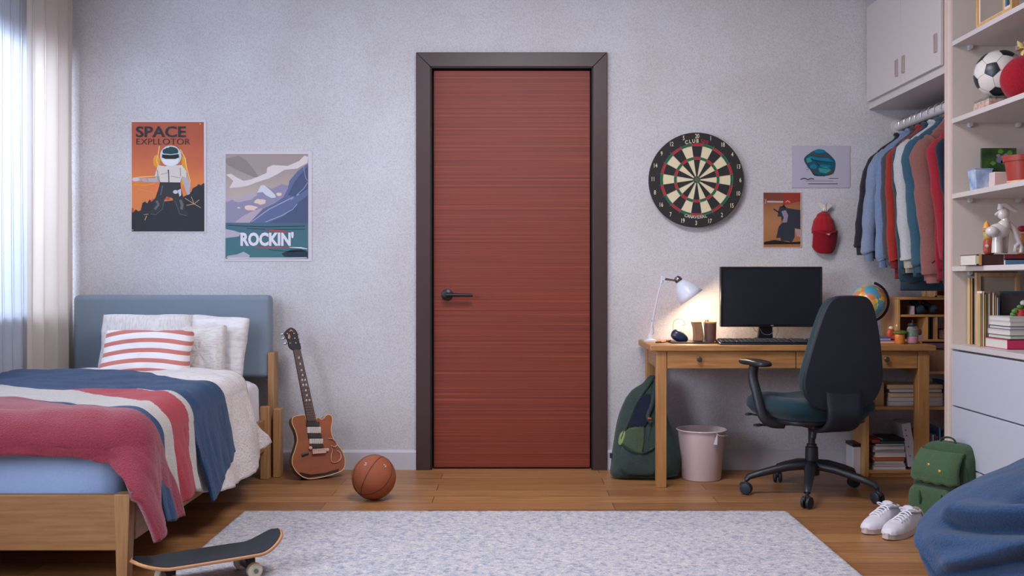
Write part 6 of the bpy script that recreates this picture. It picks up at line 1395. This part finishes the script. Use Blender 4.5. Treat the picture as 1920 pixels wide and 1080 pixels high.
# ------------------------------------------------------------------ sneakers
M_sw = mat('sneaker_white', (216, 212, 218), .5); M_ss = plain('sneaker_sole', (200, 184, 178), .6); M_sg = plain('sneaker_grey', (122, 126, 140), .7); M_lace = plain('lace_white', (226, 224, 230), .7)
def shoe(heel, toe, label, mir):
    h_, t_ = Vector((*heel, 0)), Vector((*toe, 0)); d = t_-h_; L_ = d.length
    t = thing('sneaker', label, 'shoe', h_+Vector((0, 0, .001)), math.atan2(d.y, d.x), 'pair of white sneakers')
    def hwid(s): return lerp([0, .08, .3, .55, .75, .92, 1.0], [.018, .032, .034, .042, .046, .034, .012], s)
    def foot(u, v, k_=1.0):
        pass
    def sole(u, v):
        a = 2*PI*u; s = .5-.5*math.cos(a); side = 1 if math.sin(a) >= 0 else -1
        w_ = hwid(s)*abs(math.sin(a))**.35*1.06
        return (L_*(s*1.0), side*w_+mir*.006*math.sin(PI*s), [0, .004, .020, .024][int(round(v*3))]+.008*max(0, s-.85)*4)
    b = MB(); b.grid(sole, 56, 4, cu=True); n_ = len(b.v); b.f.append(tuple(i*4 for i in range(56))); b.f.append(tuple(i*4+3 for i in range(56))[::-1]); b.m += [0, 0]
    b.build('sole', M_ss, t, w=False, smooth=40)
    def upper(u, v):
        # u along length, v across over the top (0..1)
        s = .012+.976*u; a = PI*v
        ht = lerp([0, .05, .28, .42, .62, .82, .95, 1], [.050, .060, .058, .060, .050, .038, .026, .002], s)
        w_ = hwid(s)
        op = max(0, 1-abs(s-.17)/.15)
        x_ = L_*s; y_ = math.cos(a)*w_*(1-.12*math.sin(a)); z_ = .022+ht*math.sin(a)**.62
        return (x_, y_+mir*.006*math.sin(PI*s), z_)
    b = MB(); b.grid(upper, 40, 21, m=lambda u, v: 1 if u < .08 or (.30 < u < .52 and .42 < v < .58) else 0); b.f.append(tuple(range(21))); b.m.append(0); b.build('upper', [M_sw, M_sg], t, w=False, smooth=True)
    # collar opening
    b = MB(); oc2 = []
    for j in range(28):
        a = 2*PI*j/28; oc2.append((L_*(.175+.15*math.cos(a)), .024*math.sin(a)+mir*.003, .078+.005*math.cos(a)))
    b.tube(oc2, .006, 8, closed=True); b.build('collar_padding', M_sw, t, w=False, smooth=True)
    b = MB(); b.add([(p[0], p[1], p[2]+.002) for p in oc2], [tuple(range(28))]); b.build('shoe_lining', M_sg, t, w=False, smooth=0)
    b = MB(); b.grid(lambda u, v: (L_*(.30+.10*u)+.0, (v-.5)*.042+mir*.004, .088+.016*(1-u)-.006*(2*v-1)**2), 6, 7); b.build('tongue', M_sw, t, w=False, smooth=True, solid=.005)
    for j in range(5):
        s = .40+.075*j; zt_ = .026+lerp([0, .05, .28, .42, .62, .82, .95, 1], [.050, .060, .058, .060, .050, .038, .028, .014], s)
        b = MB(); b.tube(cr([(L_*s-.004, -.024, zt_-.010), (L_*s, -.010, zt_+.001), (L_*s, .010, zt_+.001), (L_*s+.006, .024, zt_-.010)], 3, False), .0032, 6); b.build('lace', M_lace, t, w=False, smooth=True)
    for sg in (-1, 1):
        b = MB(); s0 = L_*.39
        b.tube(cr([(s0, 0, .090), (s0+.006, sg*.018, .101), (s0-.004, sg*.034, .095), (s0-.002, sg*.018, .089), (s0, 0, .088)], 4, False), .0028, 6); b.build('bow_loop', M_lace, t, w=False, smooth=True)
    return t
shoe((X(1687, 4.36), 4.40), (X(1619, 4.19), 4.17), 'white lace-up sneaker, left one of the pair on the floor', 1)
shoe((X(1738, 4.22), 4.30), (X(1659, 4.10), 4.08), 'white lace-up sneaker, right one of the pair nearest the bean bag', -1)
sl = thing('slipper', 'tan slipper mostly hidden behind the right sneaker and bean bag', 'shoe', (X(1728, 4.42), 4.42, 0), .5)
b = MB(T(0, 0, .004)); b.ell((0, 0, .012), .11, .042, .014, e=.8, nu=30, nv=9); b.build('sole', M_ss, sl, w=False, smooth=True)
def slf(p): return Vector((p.x, p.y, max(p.z, 0)))
b = MB(T(-.01, 0, .018)); b.ell((0, 0, 0), .085, .042, .05, nu=30, nv=15, fn=slf); b.build('upper', cloth('tan_suede', (176, 140, 116), .1, 200, .2), sl, w=False, smooth=True)
b = MB(T(.06, 0, .05)); b.ell((0, 0, 0), .03, .035, .022, nu=20, nv=9); b.build('lining', M_lace, sl, w=False, smooth=True)

# ------------------------------------------------------------------ bean bag
BBc = Vector((1.80, 3.22, 0))
bbm = cloth('denim_blue_beanbag', (54, 78, 112), .18, 130, .5)
def bean(u, v):
    a = 2*PI*u; ph = PI*(v-.5)
    cb, sb = math.cos(ph), math.sin(ph)
    d = Vector((math.cos(a)*cb, math.sin(a)*cb, sb))
    r = .50
    x, y, z = d.x*r, d.y*r*.86, d.z
    if z < 0: z = max(z*.34, -.20); z_ = .20+z
    else: z_ = .20+z*.245
    # ridge rising to the right
    z_ += .13*max(0, d.z)*(.5+.5*math.tanh((x+.02)*5))
    k_ = 1-.10*max(0, d.z)
    # soft folds
    fold = 0; th = math.degrees(math.atan2(-d.y, -d.x))      # 0 = towards the left wall, 90 = towards the camera
    for (t0, z0f, t1, z1f, dep, wd_) in ((4, .285, 62, .335, .065, .020), (18, .150, 58, .275, .046, .020), (36, .10, 60, .20, .022, .016), (-10, .20, 12, .10, .016, .016), (30, .385, 75, .42, .030, .03)):
        s_ = (th-t0)/(t1-t0); q = z_-(z0f+(z1f-z0f)*s_); env = math.exp(-max(0, abs(s_-.5)-.42)**2*40)
        fold += env*(-dep*math.exp(-(q/wd_)**2)+dep*.75*math.exp(-((q-wd_*1.9)/(wd_*1.3))**2)+dep*.3*math.exp(-((q+wd_*1.9)/(wd_*1.4))**2))
    w_ = .018*nz(d.x*2.2, d.y*2.2, d.z*2.5+4)+.006*nz(d.x*6, d.y*6, d.z*6)+fold
    return (BBc.x+x*k_+d.x*w_, BBc.y+y*k_+d.y*w_, max(.002, z_+d.z*w_))
bbt = thing('bean_bag', 'large blue bean bag in the right front corner', 'bean bag', (BBc.x, BBc.y, 0))
MB().grid(bean, 260, 150, cu=True).build('bag', bbm, bbt, smooth=True)
b = MB(); 
for u0 in (.69, .93): b.tube([Vector(bean(u0, .18+.60*j/24))*1.0 for j in range(25)], .0032, 6)
b.build('seam', cloth('seam_blue', (44, 66, 108)), bbt, smooth=True)
